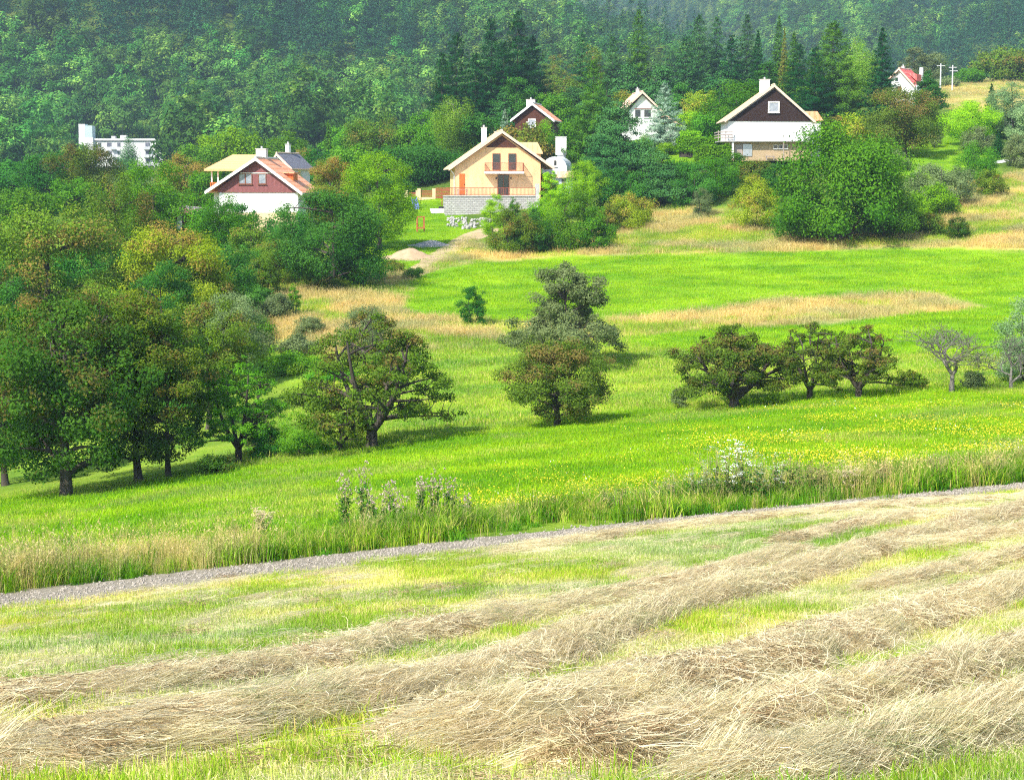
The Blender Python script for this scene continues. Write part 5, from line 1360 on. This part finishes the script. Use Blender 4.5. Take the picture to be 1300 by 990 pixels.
tree('broadleaf_tree','round','olive', 748,52,36, None,'pale brown tree beside the saddle spruce',lod=1,D=420)
tree('pine_tree','pine','blue', 796,76,74, None,'bushy pine above the white roof',lod=2,D=335)
tree('pine_tree','pine','blue', 838,80,78, None,'bushy blue pine right of the white roof',lod=2,D=332)
tree('broadleaf_tree','round','yellow', 796,114,50, None,'yellowing tree peeping over the white house left roof',lod=2,D=310)
tree('pine_tree','pine','blue', 768,96,60, None,'pine filling between olive spruce and white house',lod=2,D=312)
tree('pine_tree','pine','deep', 862,104,70, None,'dark pine behind the silvery spruce',lod=2,D=310)
tree('spruce_tree','wspruce','silversp', 842,110,58, None,'silvery blue spruce in front of the white house porch',lod=3,D=262)
tree('shrub','column','fresh', 815,170,24, None,'bright green rounded thuja at the white house corner',lod=2,D=258,cat='shrub')
tree('shrub','bush','fresh', 846,182,36, 198,'bright round bush under the silvery spruce',lod=2,cat='shrub')
tree('shrub','bush','green', 812,190,60, 214,'green bush below the white house',lod=2,cat='shrub')
tree('pine_tree','pine','blue', 838,192,92, None,'bushy blue green pine on the garden slope',lod=3,D=214)
tree('shrub','bush','deep', 878,205,70, 262,'dark green shrub right of the slope pine',lod=3,cat='shrub')
tree('shrub','bush','green', 905,196,64, 252,'green shrub under the clipped hedge',lod=3,cat='shrub')
tree('shrub','bush','green', 858,200,60, None,'green shrub above the slope pine',lod=2,D=222,cat='shrub')
tree('shrub','bush','yellow', 800,242,64, 290,'yellow green shrub with brown base on the bank',lod=3,cat='shrub')
tree('shrub','bush','red', 772,258,40, 296,'russet shrub beside the yellow green one',lod=2,cat='shrub')
tree('broadleaf_tree','oval','lime', 742,202,46, None,'bright lime young maple above the bank',lod=3,D=214)
tree('shrub','bush','green', 728,238,72, 318,'broad green shrub below the lime maple',lod=3,cat='shrub')
tree('shrub','bush','lime', 700,214,36, None,'lime shrub by the garden hut',lod=2,D=212,cat='shrub')
tree('shrub','bush','fresh', 692,246,60, 316,'fresh green shrub in the middle of the bank thicket',lod=3,cat='shrub')
tree('shrub','bush','olive', 655,258,70, 324,'olive bramble thicket under the terrace wall',lod=3,cat='shrub')
tree('shrub','bush','lime', 628,242,38, 306,'light lime shrub at the left of the thicket',lod=3,cat='shrub')
tree('shrub','bush','deep', 672,262,60, 322,'dark shrub at the foot of the thicket',lod=2,cat='shrub')
tree('shrub','bush','green', 757,258,50, 318,'green shrub at the right end of the thicket',lod=2,cat='shrub')
tree('sapling','bush','green', 653,248,16, None,'thin sapling before the stone wall',lod=1,D=216)
tree('sapling','bush','fresh', 772,286,22, 306,'small fresh bush low on the bank',lod=1)
tree('sapling','bush','sage', 892,236,30, 276,'pale grey green bush on the dry bank',lod=2)
# under and beside the dark gabled house
tree('shrub','bush','yellow', 958,222,70, 292,'yellow green shrub left of the great round tree',lod=3,cat='shrub')
tree('shrub','bush','green', 930,192,54, 236,'green shrub below the brick cellar',lod=2,cat='shrub')
tree('shrub','bush','olive', 962,204,60, 240,'olive shrub under the cellar wall',lod=2,cat='shrub')
tree('broadleaf_tree','bush','green', 1066,152,192, 306,'great round green tree right of the dark gabled house',lod=4)
tree('shrub','bush','green', 1010,232,90, 304,'leafy green skirt shrub left of the great round tree',lod=3,cat='shrub')
tree('shrub','bush','green', 1125,215,90, 304,'leafy green shrub on the right flank of the great tree',lod=3,cat='shrub')
tree('fruit_tree','round','rust', 1148,112,104, 200,'brown topped garden tree above the lawn',lod=4)
tree('sapling','round','sage', 1186,163,22, 188,'little round topped tree on the lawn',lod=1)
tree('conifer_tree','pine','deep', 1172,88,50, None,'dark rounded conifer right of the red roofed house',lod=2,D=300)
tree('broadleaf_tree','round','lime', 1226,130,66, None,'bright yellow green tree above the lawn',lod=3,D=252)
tree('spruce_tree','spruce','spruce', 1252,110,34, None,'small dark spruce behind the yellow green tree',lod=2,D=262)
tree('willow_tree','round','silver', 1278,102,60, None,'silvery willow near the right picture edge',lod=3,D=258)
tree('willow_tree','round','silver', 1302,120,50, None,'silvery willow cut by the right picture edge',lod=2,D=240)
tree('shrub','bush','sage', 1242,160,46, 196,'sage green bush at the back of the lawn',lod=2,cat='shrub')
tree('spruce_tree','spruce','spruce', 1267,168,26, 200,'small dark spruce on the lawn edge',lod=2)
tree('shrub','bush','sage', 1292,170,44, 212,'sage bush beside the pale drive',lod=2,cat='shrub')
tree('shrub','bush','green', 1240,180,60, 232,'green shrub with dark centre below the lawn',lod=3,cat='shrub')
tree('shrub','bush','sage', 1195,202,84, 262,'wide sage green shrub under the lawn',lod=3,cat='shrub')
tree('shrub','bush','fresh', 1188,232,60, 276,'fresh green shrub in front of the wide sage one',lod=2,cat='shrub')
tree('shrub','bush','fresh', 1165,255,46, 292,'fresh green bush at the right foot of the great tree',lod=2,cat='shrub')
tree('shrub','bush','sage', 1130,190,50, 216,'sage bush left of the lawn',lod=2,cat='shrub')
tree('shrub','bush','olive', 1255,215,46, 250,'olive bush at the top of the dry bank',lod=2,cat='shrub')
tree('shrub','bush','darkbr', 1215,275,36, 304,'dark little thorn bush on the right dry bank',lod=2,cat='shrub')
tree('shrub','bush','olive', 1180,270,46, 298,'olive scrub on the bank right of the great tree',lod=2,cat='shrub')
# behind the dark gabled house
tree('broadleaf_tree','round','green', 932,102,90, None,'light green tree left of the dark gabled house',lod=3,D=262)
tree('broadleaf_tree','round','yellow', 890,112,50, None,'yellow green tree above the garden hedges',lod=2,D=290)
tree('broadleaf_tree','round','green', 900,140,60, None,'green tree beside the garden hedges',lod=2,D=262)
tree('broadleaf_tree','round','lime', 873,140,40, None,'lime tree behind the small rounded hedge',lod=2,D=276)
tree('spruce_tree','wspruce','blue', 884,24,52, None,'blue green spruce, leftmost of the pair on the skyline',lod=2,D=400)
tree('spruce_tree','wspruce','blue', 906,28,44, None,'blue green spruce, right one of the skyline pair',lod=2,D=405)
tree('spruce_tree','wspruce','blue', 868,52,60, None,'broad blue green spruce below the skyline pair',lod=2,D=370)
tree('spruce_tree','wspruce','blue', 944,24,44, None,'slim blue spruce behind the dark gabled house',lod=2,D=400)
tree('pine_tree','pine','blue', 915,74,66, None,'blue green pine above the light green tree',lod=2,D=330)
tree('spruce_tree','spruce','spruce', 958,44,38, None,'narrow dark spruce over the chimney',lod=2,D=350)
tree('spruce_tree','spruce','sprucel', 984,26,36, None,'narrow light spruce over the dark gable',lod=2,D=365)
tree('spruce_tree','spruce','sprucel', 1003,46,46, None,'olive spruce with a rusty neighbour right of the gable',lod=2,D=322)
tree('spruce_tree','spruce','red', 991,40,22, None,'rusty dying spruce in the conifer group',lod=1,D=340)
tree('pine_tree','pine','deep', 970,74,60, None,'dark green pine right behind the chimney',lod=2,D=310)
tree('conifer_tree','wspruce','sprucel', 1052,34,96, None,'large broad conifer behind the annex roof',lod=4,D=290)
tree('conifer_tree','wspruce','spruce', 1030,66,60, None,'dark conifer left of the large broad one',lod=3,D=284)
tree('birch_tree','birch','birch', 1084,42,50, None,'pale birch between large conifer and right spruce',lod=3,D=330,bark=BARKL)
tree('spruce_tree','spruce','spruce', 1114,42,66, None,'symmetrical dark green spruce left of the red roofed house',lod=3,D=284)
tree('shrub','bush','yellow', 1082,144,70, None,'yellow green bush behind the great round tree',lod=2,D=250,cat='shrub')
tree('shrub','bush','olive', 1042,146,60, None,'olive bush right of the annex roof',lod=2,D=244,cat='shrub')
tree('broadleaf_tree','round','sage', 1155,60,40, None,'pale green tree behind the red roof',lod=2,D=420)
tree('broadleaf_tree','round','sage', 1176,66,44, None,'grey green tree left of the pale poles',lod=2,D=420)
tree('broadleaf_tree','round','green', 1222,88,44, None,'green tree right of the pale poles',lod=2,D=430)
tree('broadleaf_tree','round','olive', 1262,64,80, None,'olive hazy tree above the dry slope',lod=2,D=440)
tree('broadleaf_tree','round','olive', 1300,70,80, None,'olive tree at the upper right picture edge',lod=2,D=430)
tree('broadleaf_tree','round','sage', 1195,100,34, None,'small sage bush below the pale poles',lod=1,D=400)
tree('broadleaf_tree','round','green', 760,110,60, None,'green crown behind the tall olive spruce',lod=2,D=340)
tree('broadleaf_tree','round','green', 700,118,70, None,'green tree right of the cabin roof',lod=2,D=300)
tree('broadleaf_tree','round','green', 735,150,60, None,'green crown left of the broad pine',lod=2,D=262)

tree('broadleaf_tree','round','deep', 300,258,60, None,'dark green tree in front of the white wall left end',lod=2,D=180)
tree('broadleaf_tree','round','green', 262,262,70, None,'green tree between the rusty shed and maroon house',lod=2,D=178)
tree('broadleaf_tree','round','olive', 318,280,60, None,'olive tree under the cream house plinth',lod=2,D=170)
tree('broadleaf_tree','round','deep', 350,276,60, None,'dark green tree under the white wall',lod=2,D=172)
tree('shrub','bush','deep', 778,214,64, None,'dark shrub under the broad blue green pine',lod=2,D=216,cat='shrub')
tree('shrub','bush','deep', 812,216,54, None,'dark shrub between broad pine and slope pine',lod=2,D=214,cat='shrub')
tree('shrub','bush','deep', 990,208,60, None,'dark green shrub under the brick cellar bench',lod=2,D=214,cat='shrub')
tree('broadleaf_tree','round','green', 196,235,90, None,'green tree behind the rusty shed',lod=2,D=196)
tree('shrub','bush','lime', 714,232,36, 262,'lime bush hiding the foot of the garden hut',lod=2,cat='shrub')
for i, (cx_, yt_, w_, D_, pal_, lab_) in enumerate([(-30,470,120,122,'deep','dark thicket at the left edge beyond the cherry row'),(60,520,110,116,'deep','dark thicket glimpsed between cherry and edge trees'),(140,500,110,122,'olive','olive thicket behind the double trunk'),
        (215,500,100,120,'deep','dark thicket behind the stout trunk'),(255,470,90,126,'green','green thicket left of the small forked tree'),(425,470,80,122,'green','green thicket behind the spreading apple trunk'),(90,440,130,128,'deep','dark undergrowth tree behind the cherry crown'),(10,430,120,130,'olive','olive undergrowth tree at left edge')]):
    tree('shrub','bush',pal_, cx_,yt_,w_,None,lab_,lod=2,D=D_,cat='shrub')
tree('spruce_tree','wspruce','spruce', 562,72,52,None,'small dark spruce at the far left of the tall group',lod=3,D=300)
tree('spruce_tree','wspruce','spruce', 640,60,64,None,'dark spruce between the two tallest',lod=3,D=308)
tree('spruce_tree','wspruce','spruce', 1010,60,50,None,'dark spruce over the right slope of the dark gable',lod=3,D=300)
tree('spruce_tree','wspruce','spruce', 925,50,50,None,'dark spruce behind the light green tree',lod=2,D=350)
tree('broadleaf_tree','round','deep', 655,96,60,None,'dark crown at the foot of the tall spruces',lod=2,D=292)
tree('broadleaf_tree','round','green', 548,140,60,None,'green tree between hanging birch and spruces',lod=2,D=284)
tree('broadleaf_tree','round','deep', 610,140,60,None,'dark green tree right of the hanging birch',lod=2,D=276)
for i, (cx_, yt_, w_, D_, pal_, k_, lab_) in enumerate([(352,372,46,146,'sage','bush','sage bush at the top of the dry slope'),(330,362,50,150,'deep','bush','dark bush where belt and dry slope meet'),(392,400,44,138,'sage','bush','sage scrub in the middle of the dry slope'),
        (318,398,60,138,'green','bush','green bush left of the dry slope'),(425,352,36,160,'olive','bush','olive scrub under the large round dark tree'),(500,330,30,172,'olive','bush','olive tuft bush beside the dirt road'),(526,340,30,168,'darkbr','bush','dark weedy bush at the dirt road foot'),
        (335,325,60,158,'olive','bush','olive bush above the dry slope'),(250,330,110,140,'olive','round','olive tree below the walnut filling the belt'),(205,330,90,132,'deep','round','dark tree behind the double trunk crown'),(128,355,110,128,'olive','round','olive crown above the cherry right side'),
        (-10,330,110,140,'deep','round','dark tree at the left edge above the thicket'),(310,410,70,130,'sage','oval','sage tree right of the grey green pear')]):
    tree('shrub' if k_ == 'bush' else 'broadleaf_tree',k_,pal_, cx_,yt_,w_,None,lab_,lod=2 if w_ < 80 else 3,D=D_,cat='shrub' if k_ == 'bush' else 'tree')
# ------------------------------------------------------------------ roadside plants
STEM = plain('weed_stem', (.20,.27,.07), (.32,.28,.12), 6, .9)
PINK = plain('thistle_head', (.36,.24,.24), (.56,.46,.38), 30, 1.0)
WGL = LM['deep']; SEED = plain('seed_head', (.50,.42,.26), (.34,.26,.14), 20, 1.0)
def weed(name, px, py, hgt, wid, label, kind, seed, group, nst=6):
    p = P(px, py - 9); r = np.random.default_rng(seed)
    root = empty(name, p, r.uniform(0, 6.28), label=label, cat='plant', group=group)
    TV = []; TF = []; nv = 0; tips = []; LP = []; LN = []
    for k in range(nst):
        a = r.uniform(0, 6.28); t = np.linspace(0, 1, 6)[:, None]
        e = np.array([math.cos(a) * wid * r.uniform(.1, .6), math.sin(a) * wid * r.uniform(.1, .6), hgt * r.uniform(.72, 1.0)])
        b0 = np.array([r.normal() * .06, r.normal() * .06, -.05]); w = b0 * (1 - t) + e * t + np.array([0, 0, .12 * hgt]) * t * (1 - t)
        def tb(q, r0, r1, sd=4):
            nonlocal nv
            v, f = tube(q, np.linspace(r0, r1, len(q)), sd); TV.append(v); TF.append(f + nv); nv += len(v)
        tb(w, .012, .006, 5)
        for i in range(6 if kind == 'thistle' else 9):
            s0 = w[r.integers(2, 6)]; aa = r.uniform(0, 6.28); ln = hgt * r.uniform(.08, .2)
            q = s0 + np.array([math.cos(aa) * ln * .6, math.sin(aa) * ln * .6, ln * .8]); tb(np.array([s0, (s0 + q) / 2 + [0, 0, -.01], q]), .005, .003, 3); tips.append(q)
        tips.append(w[-1])
        for i in range(36 if kind == 'thistle' else 13):
            f = r.random() ** 1.3 * .8; s0 = b0 * (1 - f) + e * f; aa = r.uniform(0, 6.28); l = .15 * (1.15 - f)
            for g in range(3):
                LP.append(s0 + np.array([math.cos(aa), math.sin(aa), .4]) * l * (g + .6) * .5 + r.normal(size=3) * .01); LN.append([r.normal() * .5, r.normal() * .5, 1])
    link(bpy.data.objects.new('stem', np_mesh('stem', np.vstack(TV), np.vstack(TF), [STEM], smooth=True)), root)
    V, Q = leaves(np.array(LP), np.array(LN, float), .05, r, .42); t = r.random(len(Q))
    link(bpy.data.objects.new('leaves', np_mesh('leaves', V, Q, [WGL], attrs={'tint': ('FACE', 'FLOAT', t), 'dry': ('FACE', 'FLOAT', t)})), root)
    tips = np.array(tips)
    if kind == 'thistle': c = np.repeat(tips, 8, 0) + r.normal(size=(len(tips) * 8, 3)) * .016; V, Q = leaves(c, r.normal(size=c.shape), .02, r, .8); mt = PINK
    else: c = np.repeat(tips[::3] if 'white' in label else tips, 9, 0) + r.normal(size=(len(tips[::3] if 'white' in label else tips) * 9, 3)) * [.05, .05, .012]; V, Q = leaves(c, np.array([0, -.4, 1]) + r.normal(size=c.shape) * .3, .017, r, .9); mt = WF if 'white' in label else SEED
    link(bpy.data.objects.new('flower_head', np_mesh('flower_head', V, Q, [mt])), root)
TG = 'thistles beside the track'; WG = 'white flowering umbels beside the track'
for i, (x, y, hh, lab) in enumerate([(437,684,1.45,'thin thistle, leftmost beside the track'),(463,682,1.55,'tallest bushy thistle with pale seed heads'),(478,684,.95,'short thistle right of the tallest bushy one'),
        (497,682,1.1,'thistle with drooping head above the gravel'),(512,682,.85,'low thistle in the dense green verge'),(535,678,1.2,'thistle left of the dark twin'),(549,677,1.3,'dark thistle standing in the verge middle'),(571,673,1.05,'rightmost thistle near the yellow flowers'),(590,672,.7,'small thistle at the end of the row')]):
    weed('thistle_plant', x, y, hh * 1.15, .5, lab, 'thistle', 900 + i, TG, 6)
for i, (x, y, hh, lab) in enumerate([(884,654,1.2,'white flowering umbel, leftmost of the clump'),(905,652,1.5,'tall white umbel left of centre in the clump'),(926,650,1.6,'tallest white umbel in the verge clump'),(948,648,1.55,'white umbel right of the tallest'),
        (968,648,1.35,'white umbel with dry seed heads mid clump'),(990,646,1.3,'brownish umbel with few white flowers'),(1012,645,1.2,'brown seeded umbel near the clump end'),(1034,643,1.0,'rightmost low umbel of the clump')]):
    weed('umbel_plant', x, y, hh, .8, lab, 'umbel', 930 + i, WG, 11)

for i, (x, y, hh, lab) in enumerate([(1075,640,.9,'brown seeded weed right of the umbel clump'),(1120,637,.8,'low brown seeded weed in the right verge'),(1190,630,.95,'brown seeded weed farther along the right verge'),(845,657,.8,'brown seeded weed just left of the umbel clump'),
        (780,664,.7,'small brown seeded weed between thistles and umbels'),(330,694,.8,'brown seeded weed left of the thistles'),(1262,624,.8,'last brown seeded weed near the right edge')]):
    weed('seeded_weed', x, y, hh, .7, lab, 'umbel', 960 + i, 'brown seeded weeds in the verge', 8)
# ------------------------------------------------------------------ air, light, camera
m, nt, o = nmat('haze')
pv = N(nt, 'ShaderNodeVolumePrincipled'); pv.inputs['Color'].default_value = (.58,.78,.98,1); pv.inputs['Density'].default_value = .00021; pv.inputs['Anisotropy'].default_value = .2
L(nt, pv.outputs[0], o.inputs['Volume'])
if HAZE:
    hz = MB().box(-2650, 2650, -40, 2760, -60, 560).build('haze', m); prop(hz, 'thin bluish summer haze in the valley air', 'haze', None, 'stuff')
w = bpy.data.worlds.new('World'); SC.world = w; w.use_nodes = True; nt = w.node_tree
sun_dir = Vector((-.56, -.70, .86)).normalized()
el = math.asin(sun_dir.z); az = math.atan2(sun_dir.x, sun_dir.y)
sky = nt.nodes.new('ShaderNodeTexSky'); sky.sky_type = 'NISHITA'; sky.sun_disc = False; sky.sun_elevation = el; sky.sun_rotation = az
nt.links.new(sky.outputs[0], nt.nodes['Background'].inputs[0]); nt.nodes['Background'].inputs[1].default_value = .15
sd = bpy.data.lights.new('sun', 'SUN'); sd.energy = 4.7; sd.angle = R(.55); sd.color = (1, .95, .86)
so = bpy.data.objects.new('sun', sd); COL.objects.link(so); so.rotation_euler = sun_dir.to_track_quat('Z', 'Y').to_euler(); so.location = (-60, -50, 120)
cd = bpy.data.cameras.new('camera'); cam = bpy.data.objects.new('camera', cd); COL.objects.link(cam)
cd.sensor_width = 36; cd.lens = 36 * F / 1300; cd.clip_start = .1; cd.clip_end = 8000
cam.location = (0, 0, 0); cam.rotation_euler = (math.pi / 2 - TH, 0, 0); SC.camera = cam
vs = SC.view_settings; vs.view_transform = 'Standard'; vs.look = 'None'; vs.exposure = EXPO; vs.gamma = 1; vs.use_curve_mapping = False
c = SC.cycles; c.max_bounces = 4; c.diffuse_bounces = 3; c.glossy_bounces = 2; c.transmission_bounces = 3; c.volume_bounces = 0; c.transparent_max_bounces = 4
c.filter_width = 1.15; c.use_adaptive_sampling = True; c.adaptive_threshold = .03; c.use_denoising = DENOISE; c.caustics_reflective = False; c.caustics_refractive = False
